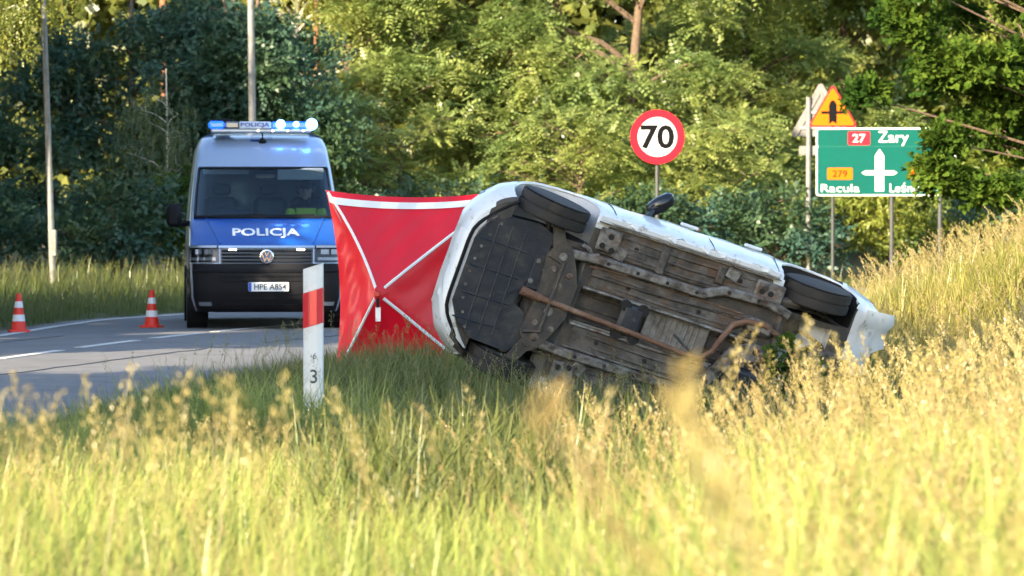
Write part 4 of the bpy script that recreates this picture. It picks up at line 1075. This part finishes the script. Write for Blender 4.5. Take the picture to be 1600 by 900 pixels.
def tree(name, label, loc, height, trunk_r, pads, protos, per, mode, lmat, bark, group=None, size=1.0, seed=0, lean=(0, 0), limb_r=.05, fill=.55, cat='tree', multi=None, limb_from=.25):
    rng = np.random.default_rng(seed)
    loc = (loc[0], loc[1], float(ground_z(loc[0], loc[1])))
    t = thing(name, loc, label, cat, group)
    tr_ = MB(); path = []; rad = []
    for k in range(9):
        f = k / 8
        path.append(Vector((lean[0] * f + .10 * math.sin(3.1 * f + seed) * min(1, height / 6), lean[1] * f + .08 * math.cos(2.3 * f + seed), -.15 + (height + .15) * f)))
        rad.append(trunk_r * (1.25 - .3 * min(1, f * 6)) * (1 - .75 * f) )
    tr_.tube(path, rad, 10)
    trunk = tr_.build('trunk', bark, t, smooth=True)
    V, Q = crown_np(rng, pads, protos, per, mode, size, fill)
    np_mesh('crown', V, Q, lmat, t)
    lb_ = MB()
    for ip, (c, r) in enumerate(pads):
        if len(pads) > 70 and ip % 4: continue
        c = Vector(c)
        f = max(limb_from * .5, min(.92, (c.z - .45 * math.hypot(c.x, c.y)) / height)) 
        i = min(7, int(f * 8)); p0 = path[i].lerp(path[i + 1], f * 8 - i)
        L = (c - p0).length; r0 = min(trunk_r * .6 * (1 - .6 * f), limb_r * (.6 + .25 * L))
        mid = p0.lerp(c, .5) + Vector((rng.normal(0, .10), rng.normal(0, .10), .12)) * min(1.5, L)
        e = c + Vector((rng.normal(0, .2) * r[0], rng.normal(0, .2) * r[1], .1 * r[2]))
        lb_.tube([p0, p0.lerp(mid, .55) + Vector((0, 0, .05 * L)), mid, mid.lerp(e, .6), e], [r0, r0 * .85, r0 * .65, r0 * .45, r0 * .2], 6)
        for q in range(2):
            a = mid.lerp(e, rng.uniform(.1, .7)); u = Vector(rng.normal(size=3)).normalized(); z = a + Vector((u.x * r[0], u.y * r[1], abs(u.z) * r[2] * .8)) * .9
            lb_.tube([a, a.lerp(z, .5) + Vector((0, 0, .08)), z], [r0 * .4, r0 * .28, r0 * .1], 5)
    lb_.build('limbs', bark, t, smooth=True)
    return t

RG = np.random.default_rng(5)
LOC = [frond_proto(RG) for _ in range(4)]
SPR = [spray_proto(RG) for _ in range(4)]
OAK = [spray_proto(RG, 8, .26, .115, .040, 1.0, .1) for _ in range(4)]
BIG = [spray_proto(RG, 7, .55, .26, .10, 1.0, .2) for _ in range(3)]
HNG = [strand_proto(RG) for _ in range(4)]
NDL = [spray_proto(RG, 9, .35, .16, .012, 1.2, .0) for _ in range(3)]

m_bark = mat('bark', (0.10, 0.065, 0.042), .9, col2=(0.16, 0.11, 0.075), scale=14, bump=.7, bscale=30)
m_pine = mat('pine_bark', (0.27, 0.115, 0.048), .85, col2=(0.16, 0.07, 0.035), scale=9, bump=.7, bscale=22)
mat('bough_bark', (0.20, 0.115, 0.060), .9, col2=(0.11, 0.07, 0.042), scale=10, bump=.6, bscale=26)
m_birch = mat('birch_bark', (0.50, 0.47, 0.42), .7, col2=(0.06, 0.055, 0.05), scale=7, lo=.56, hi=.64)
l_loc = leaf_mat('locust_leaf', (0.26, 0.325, 0.075), (0.41, 0.43, 0.135), .52, c3=(0.20, 0.28, 0.085), patch=.5)
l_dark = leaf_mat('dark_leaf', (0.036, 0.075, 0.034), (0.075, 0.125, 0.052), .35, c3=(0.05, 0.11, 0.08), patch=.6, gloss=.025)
l_birch = leaf_mat('birch_leaf', (0.24, 0.245, 0.035), (0.36, 0.34, 0.06), .5, c3=(0.17, 0.20, 0.035), patch=.7)
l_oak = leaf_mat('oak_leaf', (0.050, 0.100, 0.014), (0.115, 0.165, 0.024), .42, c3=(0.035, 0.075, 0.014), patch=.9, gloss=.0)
l_lime = leaf_mat('lime_leaf', (0.21, 0.26, 0.035), (0.32, 0.335, 0.06), .45, c3=(0.10, 0.16, 0.03), patch=.6)
l_pine = leaf_mat('pine_needle', (0.035, 0.065, 0.025), (0.07, 0.10, 0.04), .2)

def mk_pads(seed, n, cx, cy, z0, z1, rx, ry, r0=.55, r1=1.1, flat=.6, front=True, inner=.35):
    rng = np.random.default_rng(seed); P = []
    for k in range(n):
        z = z0 + (z1 - z0) * (k + rng.random()) / n
        f = (z - z0) / (z1 - z0); w = (math.sin(PI * (.18 + .72 * f))) ** .7
        a = rng.uniform(0, 2 * PI) if not front else rng.uniform(PI * .95, PI * 2.05)
        rr = rng.uniform(inner, 1.0) ** .6
        s = rng.uniform(r0, r1)
        P.append(((cx + rx * w * rr * math.cos(a), cy + ry * w * rr * math.sin(a), z), (s, s * .9, s * flat * rng.uniform(.8, 1.2))))
    return P
def lobed(seed, n, z0, z1, rx, ry, R0=1.0, R1=1.6, sub_=6, flat=.62):
    """big boughs of foliage, each made of smaller flattened pads on its sunny upper and outer side"""
    rng = np.random.default_rng(seed); P = []
    for k in range(n):
        z = z0 + (z1 - z0) * (k + rng.random()) / n; f = (z - z0) / (z1 - z0); w = (math.sin(PI * (.2 + .65 * f))) ** .6
        a = rng.uniform(PI * .9, PI * 2.1); rr = rng.uniform(.05, 1.0) ** .55; Rb = rng.uniform(R0, R1)
        c = np.array([rx * w * rr * math.cos(a), ry * rr * math.sin(a), z])
        for q in range(sub_):
            u = rng.normal(size=3); u[1] = -abs(u[1]) * .8; u[2] = u[2] * .8 + .25; u /= np.linalg.norm(u)
            s_ = Rb * rng.uniform(.36, .55); P.append((tuple(c + u * Rb * .68 * np.array([1.15, .8, .75])), (s_ * 1.2, s_, s_ * flat)))
    return P
GB = 'trees of the wood behind the road'
# locust trees: the bright feathery wall behind the screen and the car
for i, (x, D, h, w, lab, ln) in enumerate((
        (-3.9, 90, 11, 2.6, 'feathery pale green locust tree rising directly above the privacy screen', .3),
        (-.6, 93, 12, 3.0, 'feathery locust tree above the front wheel of the crashed car', -1.2),
        (2.6, 90, 12, 3.0, 'bright feathery locust tree left of the round speed sign', .8),
        (5.9, 94, 12, 3.0, 'bright feathery locust tree between the round sign and the amber triangle', -.6))):
    tree('locust_tree', lab, (x, D), h, .17, lobed(40 + i, 17, .6, 8.6, w, 1.6), LOC, 100, 'frond', l_loc, m_bark, GB, 1.2, 40 + i, (ln, -.4), .055)
    if i == 1:                      # bare crooked boughs that show in front of the foliage
        t_ = bpy.data.objects['locust_tree' + ('.%03d' % i)]; bo = MB()
        for pts, r_ in ((((868, 0), (882, 52), (906, 96), (926, 122)), .085), (((770, 70), (800, 86), (852, 52), (880, 40)), .035), (((640, 68), (668, 52), (716, 34), (745, 34)), .035), (((748, 214), (792, 206), (830, 178), (866, 160)), .035), (((760, 62), (790, 74), (822, 96)), .03)) if i == 1 else ((((1098, 20), (1120, 60), (1150, 84), (1190, 92)), .035), (((985, 62), (1016, 40), (1060, 30)), .03)):
            P_ = [at(a_, c_, D - 3.2 + .25 * k_) - t_.location for k_, (a_, c_) in enumerate(pts)]; bo.tube(P_, [r_ * (1 - .15 * k_) for k_ in range(len(P_))], 7)
        bo.build('bough', MATS['bough_bark'], t_, smooth=True)
tree('locust_tree', 'low shaded locust tree with drooping fronds behind the car roof', (1.2, 86), 3.0, .07, mk_pads(50, 34, 0, 0, .3, 3.4, 2.6, 1.4, .5, .95, .5), LOC, 85, 'frond', l_loc, m_bark, GB, 1.1, 50, (.4, 0), .04)
tree('locust_tree', 'low shaded locust tree left of the pale sign post', (4.6, 87), 3.0, .07, mk_pads(51, 34, 0, 0, .3, 3.2, 2.4, 1.4, .5, .95, .5), LOC, 85, 'frond', l_loc, m_bark, GB, 1.1, 51, (-.4, 0), .04)
tree('locust_tree', 'low shaded locust tree between the police van and the screen', (-2.6, 86), 3.0, .07, mk_pads(52, 34, 0, 0, .3, 3.6, 2.3, 1.4, .5, .95, .5), LOC, 85, 'frond', l_loc, m_bark, GB, 1.1, 52, (.2, 0), .04)
# lime-green broadleaf behind the board
tree('broadleaf_tree', 'lime green leafy tree rising above the amber warning triangle', (8.4, 98), 12, .16, lobed(60, 16, .8, 8.6, 2.8, 1.5, flat=.8), SPR, 110, 'leaf', l_lime, m_bark, GB, 1.2, 60, (.3, 0), .05)
tree('broadleaf_tree', 'leafy green tree at the far right behind the oak', (12.6, 96), 12, .16, lobed(61, 16, .6, 8.6, 2.8, 1.5, flat=.8), SPR, 95, 'leaf', l_lime, m_bark, GB, 1.2, 61, (.3, 0), .05)
tree('roadside_bush', 'sunlit yellow green bush under the green direction board', (8.5, 86.5), 2.4, .05, mk_pads(62, 16, 0, 0, .3, 2.0, 1.3, .8, .4, .7, .8), SPR, 170, 'leaf', l_lime, m_bark, None, .8, 62, (0, 0), .03, cat='bush')
# dark mixed trees at the left
for i, (x, D, h, w, lab) in enumerate((
        (-11.3, 83, 8, 2.4, 'dark blue-green broadleaf tree behind the slim lamp pole'),
        (-8.4, 85, 6.2, 2.2, 'dark shaded broadleaf tree in the gap left of the police van'),
        (-5.6, 84, 6.2, 2.0, 'dark shaded broadleaf tree peeping over the roof of the police van'))):
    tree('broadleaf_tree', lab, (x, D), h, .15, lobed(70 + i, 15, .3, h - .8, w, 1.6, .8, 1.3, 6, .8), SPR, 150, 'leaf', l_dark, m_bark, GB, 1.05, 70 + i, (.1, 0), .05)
# birches with hanging twigs
tree('birch_tree', 'birch with hanging yellow-lit foliage at the top left corner', (-9.2, 64.5), 9, .13, mk_pads(80, 24, 0, 0, 4.6, 7.6, 1.9, 1.3, .5, .95, .9), HNG, 70, 'hang', l_birch, m_birch, GB, 1.0, 80, (.3, 0), .04)
tree('birch_tree', 'birch with hanging sunlit foliage at the top behind the thick lamp pole', (-5.4, 92), 11, .13, mk_pads(81, 46, 0, 0, 3.4, 9.5, 2.7, 1.6, .5, 1.0, .9), HNG, 70, 'hang', l_birch, m_birch, GB, 1.0, 81, (.3, 0), .04)
tree('birch_sapling', 'slender pale-stemmed young birch in the shade left of the van', (-7.1, 77.5), 4.2, .035, mk_pads(82, 14, 0, 0, 1.2, 3.7, .75, .6, .35, .55, .9), HNG, 80, 'hang', leaf_mat('sapling_leaf', (0.07, 0.10, 0.035), (0.11, 0.14, 0.05), .4), m_birch, GB, .8, 82, (.15, 0), .02)
# pines: bare orange trunks, crowns above the picture
for i, (px, D, r, lab) in enumerate(((257, 99, .14, 'pine with a bare orange trunk at the top left'), (375, 100, .12, 'pine with a bare orange trunk just left of the thick lamp pole'), (500, 98, .09, 'thin pine trunk at the top above the flashing lights'))):
    p = at(px, 30, D)
    tree('pine_tree', lab, (p.x, D), 15, r, mk_pads(90 + i, 14, 0, 0, 9.5, 15, 2.0, 1.8, .7, 1.1, .5), NDL, 160, 'leaf', l_pine, m_pine, GB, 1.3, 90 + i, (.0, 0), .05, limb_from=1.2)
# bushes along the foot of the wood
for i, (x, D, h, w, lab) in enumerate(((-10.6, 76, 1.6, 1.3, 'low dark bush at the foot of the slim lamp pole'), (-7.9, 76, 1.7, 1.4, 'low dark bush between the slim lamp pole and the van'), (-5.7, 77, 1.9, 1.3, 'low mid-green bush beside the mirror of the police van'),
                                       (-1.2, 82, 1.7, 1.6, 'low shaded bush behind the privacy screen'), (2.9, 84, 1.5, 1.7, 'low shaded bush beneath the round speed sign'), (5.9, 85, 1.6, 1.6, 'low shaded bush at the foot of the pale sign post'), (11.4, 84, 2.2, 1.8, 'low shaded bush right of the direction board'))):
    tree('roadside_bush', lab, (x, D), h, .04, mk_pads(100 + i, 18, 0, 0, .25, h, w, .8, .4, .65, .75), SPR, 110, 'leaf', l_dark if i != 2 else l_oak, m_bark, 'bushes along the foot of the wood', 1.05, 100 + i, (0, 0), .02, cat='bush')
# oak at the right, nearer than the board
op = []
rng = np.random.default_rng(11)
for k in range(54):
    px = rng.uniform(1395, 1720); py = rng.uniform(-160, 330)
    lim = np.interp(px, [1390, 1420, 1450, 1480, 1520, 1560, 1720], [10, 50, 95, 160, 255, 262, 250])
    if py > lim: py = rng.uniform(-160, lim)
    q = at(px, py, 0 + 60.0 + rng.uniform(-1.5, 1.8)); op.append(((q.x - 10.2, q.y - 60.0, q.z - float(ground_z(10.2, 60))), (rng.uniform(.28, .5),) * 2 + (rng.uniform(.2, .38),)))
for (px, py) in ((1456, 266), (1470, 288), (1425, 60), (1400, 30), (1354, 150), (1474, 222), (1496, 285), (1580, 300), (1540, 310)):
    q = at(px, py, 59.0); op.append(((q.x - 10.2, -1.0, q.z - float(ground_z(10.2, 60))), (.22, .22, .17)))
tree('oak_tree', 'oak with glossy dark green leaves hanging in front of the direction board', (10.2, 60), 8.5, .22, op, OAK, 420, 'leaf', l_oak, m_bark, None, .85, 12, (-.3, 0), .020, fill=.5)

# the roadside trees left of the picture; they throw the long shade over the road, the van and the car
GS = 'roadside trees left of the picture'
cast = [(-12.4, 14.0, 11.3, 4.2, 'roadside tree left of the picture whose shade covers the crashed car'), (-12.4, 21.2, 10.2, 2.1, 'slender roadside tree left of the picture whose shade covers the privacy screen'), (-12.2, 35.0, 9.5, 1.1, 'narrow roadside tree left of the picture between two gaps of light'), (-12.4, 43.6, 10.5, 3.2, 'roadside tree left of the picture whose shade covers the police van'),
        (-12.8, 51.0, 10.5, 3.2, 'roadside tree left of the picture shading the road behind the van'), (-20, 60, 12.5, 4.0, 'roadside tree left of the picture shading the far verge'), (-20, 68, 13.5, 4.0, 'roadside tree left of the picture shading the dark broadleaf trees'),
        (-20, 76, 13, 3.8, 'roadside tree left of the picture beside the dark broadleaf trees')]
for i, (x, D, h, w, lab) in enumerate(cast):
    tree('roadside_tree', lab, (x, D), h, .2, mk_pads(120 + i, 46, 0, 0, .4, h - .8, w * .8, w * .8, .8, 1.3, .8, front=False), BIG, 28, 'leaf', l_dark, m_bark, GS, 1.5, 120 + i, (.2, 0), .05)

# the depth of the wood: a mass of leaves nobody could count
rng = np.random.default_rng(3); n = 44000
p = np.stack([rng.uniform(-24, 24, n), rng.uniform(102, 120, n), rng.uniform(0, 1, n) ** .8 * 15], -1)
Rm = rot_frames(rng.normal(size=(n, 3)), rng.normal(size=(n, 3)))
V, Q = scatter(spray_proto(RG, 4, .6, .27, .11, 1.0, .2), p, Rm, rng.uniform(1.1, 1.7, n))
tag(np_mesh('distant_wood', V, Q, leaf_mat('wood_leaf', (0.10, 0.13, 0.03), (0.20, 0.21, 0.05), .4)), 'deep green mass of foliage filling the wood behind', 'wood', kind='stuff')

# ------------------------------------------------------------------ grass
def blade(rng, h, w, bend, az, base, segs=3):
    V = []; Q = []; U = []
    d = np.array([math.cos(az), math.sin(az), 0]); s = np.array([-d[1], d[0], 0])
    for k in range(segs + 1):
        t = k / segs; c = np.array(base) + d * bend * t * t * h + np.array([0, 0, h * t * (1 - .25 * bend * t)]); ww = w * (1 - t) ** .7 + .0006
        V += [c - s * ww, c + s * ww]; U += [(0, t), (1, t)]
    for k in range(segs): Q.append([2 * k, 2 * k + 1, 2 * k + 3, 2 * k + 2])
    return np.array(V), np.array(Q), np.array(U)
def join(parts):
    VV, QQ, UU, k = [], [], [], 0
    for V, Q, U in parts: VV.append(V); QQ.append(Q + k); UU.append(U); k += len(V)
    return np.concatenate(VV), np.concatenate(QQ), np.concatenate(UU)
def clump(rng, n=20, h=.5, rad=.14, w=.0045, segs=2):
    return join([blade(rng, h * rng.uniform(.45, 1.1), w * rng.uniform(.7, 1.4), rng.uniform(.1, .9), rng.uniform(0, 2 * PI), (rng.normal(0, rad), rng.normal(0, rad), 0), segs) for _ in range(n)])
def stalk(rng, h=.85, plume=.17, n=18, spread=.022, bend=.22, leaves=2, sl=.021, sw=.0040):
    parts = []; az = rng.uniform(0, 2 * PI); d = np.array([math.cos(az), math.sin(az), 0])
    def P(t): return d * bend * h * t ** 2.2 + np.array([0, 0, h * t * (1 - .12 * bend * t)])
    for s in (np.array([1., 0, 0]), np.array([0, 1., 0])):
        V = []; Q = []; U = []
        for k in range(5):
            t = k / 4; ww = .0017 * (1 - .5 * t); V += [P(t) - s * ww, P(t) + s * ww]; U += [(0, t * .7), (1, t * .7)]
        for k in range(4): Q.append([2 * k, 2 * k + 1, 2 * k + 3, 2 * k + 2])
        parts.append((np.array(V), np.array(Q), np.array(U)))
    t0 = 1 - plume / h
    for k in range(n):
        f = (k + rng.random()) / n; t = t0 + (1 - t0) * f; a = rng.uniform(0, 2 * PI)
        o = np.array([math.cos(a), math.sin(a), rng.uniform(-.2, .6)]); wid = spread * (math.sin(PI * (.12 + .8 * f))) ** .8
        b = P(t) + o * wid * rng.uniform(.2, 1); dr = o * .55 + np.array([0, 0, .8]) + d * .35; dr /= np.linalg.norm(dr)
        s = np.cross(dr, rng.normal(size=3)); s /= np.linalg.norm(s); L = sl * rng.uniform(.7, 1.3)
        parts.append((np.array([b, b + dr * L * .45 + s * sw, b + dr * L, b + dr * L * .45 - s * sw]), np.array([[0, 1, 2, 3]]), np.full((4, 2), 1.0)))
    for _ in range(leaves):
        parts.append(blade(rng, h * rng.uniform(.35, .6), .0035, rng.uniform(.3, 1.0), rng.uniform(0, 2 * PI), (0, 0, 0)))
    return join(parts)
def cap(X, D, scale, h0, rng):
    """keep the sward no taller than the photograph shows it at that place"""
    px = X / D * F + 800
    row = np.interp(px, [0, 450, 560, 900, 1180, 1300, 1450, 1600], [612, 606, 592, 618, 622, 575, 505, 470]) + np.abs(rng.normal(0, 70, len(X))) - 34
    zmax = CH + (HZ - row) * D / F - ground_z(X, D)
    return np.clip(np.minimum(scale, zmax / h0), .12, None)
def sow(name, protos, X, D, scale, m, rng, label, cat='grass', sink=.02, lean=None):
    VV, QQ, UU, k0 = [], [], [], 0
    z = ground_z(X, D) - sink; pos = np.stack([X, D, z], -1); N = len(X); a = rng.uniform(0, 2 * PI, N); which = rng.integers(0, len(protos), N)
    ca, sa = np.cos(a), np.sin(a); Rm = np.zeros((N, 3, 3)); Rm[:, 0, 0] = ca; Rm[:, 0, 1] = -sa; Rm[:, 1, 0] = sa; Rm[:, 1, 1] = ca; Rm[:, 2, 2] = 1
    tilt = rng.normal(0, .10, (N, 2)) + (np.array(lean) if lean is not None else 0)
    Sh = np.zeros((N, 3, 3)); Sh[:, 0, 0] = Sh[:, 1, 1] = Sh[:, 2, 2] = 1; Sh[:, 0, 2] = tilt[:, 0]; Sh[:, 1, 2] = tilt[:, 1]
    Rm = Sh @ Rm
    for w, (V, Q, U) in enumerate(protos):
        mk_ = which == w
        if not mk_.any(): continue
        v, q = scatter((V, Q), pos[mk_], Rm[mk_], scale[mk_]); VV.append(v); QQ.append(q + k0); UU.append(np.tile(U, (mk_.sum(), 1))); k0 += len(v)
    return tag(np_mesh(name, np.concatenate(VV), np.concatenate(QQ), m, uv=np.concatenate(UU)), label, cat, kind='stuff')
def wedge(rng, n, D0, D1, margin, pw=1.0):
    """points seeded evenly over the field in view between D0 and D1"""
    out = []
    while len(out) < n:
        D = D0 + (D1 - D0) * rng.random() ** pw; hw = 800 / F * D + margin; W = 800 / F * D1 + margin
        x = rng.uniform(-W, W)
        if abs(x) < hw: out.append((x, D))
    return np.array(out).T
def car_clear(X, D, grow=.1):
    """True where a stem would stand inside the car"""
    q = np.stack([X - org.x, D - org.y, ground_z(X, D) + .25 - org.z], -1) @ np.array(Mc)
    return (q[:, 0] > -.85 - grow) & (q[:, 0] < 3.15 + grow) & (q[:, 2] > .13) & (q[:, 2] < 1.5)
g_mead = leaf_mat('meadow_blade', (0.19, 0.25, 0.035), (0.33, 0.37, 0.075), .45, c3=(0.12, 0.21, 0.035), patch=.8, tip=(0.37, 0.385, 0.10))
g_seed = leaf_mat('seed_head', (0.32, 0.26, 0.085), (0.44, 0.36, 0.14), .4, c3=(0.36, 0.26, 0.11), patch=.8)
g_green = leaf_mat('verge_shade_blade', (0.060, 0.110, 0.020), (0.12, 0.165, 0.035), .42, c3=(0.09, 0.12, 0.025), patch=.7, tip=(0.17, 0.17, 0.05))  # verge and ditch green, also used as painted shade in mid-meadow
g_gold = leaf_mat('dry_blade', (0.30, 0.265, 0.06), (0.42, 0.36, 0.10), .45, c3=(0.22, 0.235, 0.045), patch=.6)
rg = np.random.default_rng(21)
CL = [clump(rg) for _ in range(8)]
CLF = [clump(rg, 15, .5, .17, .007) for _ in range(6)]
ST = [stalk(rg, .85, .16, 20, .020, rg.uniform(.05, .3)) for _ in range(6)] + [stalk(rg, .95, .20, 26, .034, rg.uniform(.1, .35)) for _ in range(4)]
FN = [stalk(rg, .92, .19, 52, .026, rg.uniform(.08, .32), 2, .012, .0026) for _ in range(6)]
PL = [stalk(rg, 1.0, .19, 46, .014, rg.uniform(.1, .38), 2, .020, .0048) for _ in range(6)]

# the meadow in front, from the camera's feet to the verge
X, D = wedge(rg, 8200, 5.2, 31.5, 1.2)
px_ = X / D * F + 800; shade_patch = (px_ > 520 + rg.normal(0, 40, len(X))) & (px_ < 1120 + rg.normal(0, 60, len(X))) & (D > 18.5)  # mid-meadow patch given over to darker green blades in place of shade
k = (X > near_x(D) + .45) & ~car_clear(X, D) & ~(shade_patch & (rg.random(len(X)) < .85)); X, D = X[k], D[k]
tall = np.interp(X / D * F + 800, [0, 500, 900, 1200, 1600], [.92, .80, .85, 1.15, 1.3])
sow('meadow_grass', CL, X, D, tall * rg.uniform(.8, 1.45, len(X)) * np.interp(D, [5, 14, 20, 27], [1.35, 1.25, .85, .55]), g_mead, rg, 'tall yellow-green meadow grass filling the foreground')
X, D = wedge(rg, 8200, 5.6, 27.5, 1.0)
k = (X > near_x(D) + .6) & (rg.random(len(X)) < np.interp(X / D * F + 800, [0, 450, 600, 1000, 1200, 1600], [.42, .36, .13, .16, .7, .85])); X, D = X[k], D[k]
tall = np.interp(X / D * F + 800, [0, 400, 700, 1000, 1200, 1600], [.80, .80, .72, .80, 1.0, 1.06]) * np.interp(D, [5, 12, 20, 27], [.92, .94, .75, .5])
sc_s = cap(X, D, tall * rg.uniform(.72, 1.12, len(X)), .9, rg)
nr_ = D < 14.5
sow('fine_seeding_grass', FN, X[nr_], D[nr_], sc_s[nr_], g_seed, rg, 'fine feathery seed heads of the nearest meadow grass', sink=.0)
X, D, sc_s = X[~nr_], D[~nr_], sc_s[~nr_]
sow('seeding_grass', ST, X, D, sc_s, g_seed, rg, 'golden seed heads of meadow grass across the foreground', sink=.0)
X, D = wedge(rg, 2600, 7, 29, 1.0)
k = (X / D * F + 800 > 880 + rg.normal(0, 90, len(X))) ; X, D = X[k], D[k]
sow('plume_grass', PL, X, D, cap(X, D, rg.uniform(.70, 1.08, len(X)) * np.interp(X / D * F + 800, [900, 1250, 1600], [.78, .95, 1.05]), .95, rg), g_seed, rg, 'dense golden plumes of tall grass at the lower right', sink=.0, lean=(-.12, 0))
# greener ditch grass round the car; darker blades also paint shade into mid-meadow
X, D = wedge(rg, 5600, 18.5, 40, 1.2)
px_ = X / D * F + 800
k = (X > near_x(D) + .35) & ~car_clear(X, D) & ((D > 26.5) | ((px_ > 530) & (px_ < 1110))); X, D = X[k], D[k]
sow('ditch_grass', CLF, X, D, rg.uniform(.7, 1.25, len(X)) * np.interp((X - near_x(D)), [.3, 1.2, 4, 8], [.35, .8, 1.25, 1.3]), g_green, rg, 'green shaded ditch grass around the crashed car and shade-toned blades in the meadow')
X, D = wedge(rg, 1000, 26.5, 37.0, .8)
k = (X > near_x(D) + .5) & ~car_clear(X, D, .05); X, D = X[k], D[k]
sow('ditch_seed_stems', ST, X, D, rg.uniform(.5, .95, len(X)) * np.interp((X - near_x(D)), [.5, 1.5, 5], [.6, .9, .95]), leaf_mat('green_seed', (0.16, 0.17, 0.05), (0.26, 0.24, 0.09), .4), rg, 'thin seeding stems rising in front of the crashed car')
# taller tufts at the foot of the roadside post
X = rg.uniform(-2.1, -.8, 70); D = rg.uniform(25.4, 26.9, 70)
sow('post_tufts', CL, X, D, rg.uniform(1.0, 1.5, 70), g_mead, rg, 'grass tufts hiding the foot of the roadside post')
# the sunlit bank at the right
n = 5200; X = rg.uniform(3.0, 11.5, n); D = rg.uniform(34, 62, n)
k = (X > np.interp(D, [34, 40, 50, 62], [4.0, 3.4, 4.4, 5.6])) & (np.abs(X) < 800 / F * D + 1.2) & ~car_clear(X, D, .2); X, D = X[k], D[k]
hs_ = np.interp((X - near_x(D)), [3, 6, 8, 11], [.6, .9, 1.0, 1.1])
sow('bank_grass', CLF, X, D, hs_ * rg.uniform(1.1, 1.7, len(X)), g_gold, rg, 'bright dry yellow grass on the bank at the right')
n = 5600; X = rg.uniform(3.0, 11.5, n); D = rg.uniform(33, 60, n)
k = (X > np.interp(D, [33, 40, 50, 62], [4.0, 3.6, 4.6, 5.8])) & (np.abs(X) < 800 / F * D + 1.0) & ~car_clear(X, D, .2); X, D = X[k], D[k]
sow('bank_plumes', PL + ST[6:], X, D, rg.uniform(.75, 1.1, len(X)) * np.interp((X - near_x(D)), [3, 6, 8, 11], [.7, .9, 1.0, 1.05]), g_seed, rg, 'nodding golden grass plumes on the bank at the right', lean=(-.16, 0))
# far verge
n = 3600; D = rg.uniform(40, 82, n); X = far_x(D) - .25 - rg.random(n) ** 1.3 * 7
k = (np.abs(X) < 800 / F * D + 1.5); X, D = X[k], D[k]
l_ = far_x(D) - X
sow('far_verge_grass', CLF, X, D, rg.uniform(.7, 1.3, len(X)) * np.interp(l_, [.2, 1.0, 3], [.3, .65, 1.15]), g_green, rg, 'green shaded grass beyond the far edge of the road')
n = 1500; D = rg.uniform(50, 80, n); X = far_x(D) - .8 - rg.random(n) * 5
k = (np.abs(X) < 800 / F * D + 1.2); X, D = X[k], D[k]
sow('far_verge_stems', ST, X, D, rg.uniform(.5, .85, len(X)), MATS['green_seed'], rg, 'pale seeding stems in the far verge')
# single tall stalks close to the camera, in front of the road and of the car
def stalks_at(name, items, protos, h0, lean, m, label):
    VV, QQ, UU, k0 = [], [], [], 0; rr = np.random.default_rng(77)
    for (px, py, D_) in items:
        tip = at(px, py, D_); ln = lean * rr.uniform(.6, 1.3); V, Q, U = protos[rr.integers(0, len(protos))]
        zg = float(ground_z(tip.x, D_)); s = (tip.z - zg) / h0; a = rr.uniform(0, 2 * PI); V = V * s
        W = np.stack([V[:, 0] * math.cos(a) - V[:, 1] * math.sin(a), V[:, 0] * math.sin(a) + V[:, 1] * math.cos(a), V[:, 2]], -1)
        t_ = np.clip(W[:, 2] / (h0 * s), 0, 1); W[:, 0] += ln * t_ ** 2 * h0 * s
        top = W[np.argmax(W[:, 2])]
        W += np.array([tip.x - top[0], D_ - top[1], zg]); VV.append(W); QQ.append(Q + k0); UU.append(U); k0 += len(W)
    return tag(np_mesh(name, np.concatenate(VV), np.concatenate(QQ), m, uv=np.concatenate(UU)), label, 'grass', kind='stuff')
BP = [stalk(rg, 1.3, .20, 70, .016, .12, 1, .022, .005) for _ in range(4)]
stalks_at('near_plumes', [(842, 650, 4.6), (1050, 606, 4.8), (1092, 650, 5.2)], BP, 1.26, -.34, g_seed, 'large blurred golden grass plumes close to the camera')
rr = np.random.default_rng(31)
stalks_at('near_stems', [(rr.uniform(-10, 500), rr.uniform(565, 670), rr.uniform(9, 13)) for _ in range(26)] + [(rr.uniform(500, 1150), rr.uniform(600, 700), rr.uniform(11, 18)) for _ in range(22)] + [(rr.uniform(1150, 1600), rr.uniform(500, 620), rr.uniform(12, 24)) for _ in range(60)], FN, .9, -.10, g_seed, 'tall seeding stems standing above the meadow')
# leafy weeds at the car's rear
for i, (px, D, h, lab) in enumerate(((1232, 31.6, .92, 'leafy green weed growing in front of the rear wheel of the car'), (1316, 32.2, .66, 'dark leafy weed below the torn rear corner of the car'), (1500, 33, .55, 'leafy weed at the foot of the sunlit bank'), (1115, 30.0, .40, 'small leafy weed under the middle of the crashed car'))):
    X = (px - 800) / F * D
    tree('leafy_weed', lab, (X, D), h, .006, mk_pads(140 + i, 9, 0, 0, .08, h, .20, .15, .09, .17, 1.0, front=False), OAK, 130, 'leaf', l_lime if i == 2 else l_oak, m_bark, None, .42, 140 + i, (0, 0), .004, cat='plant')
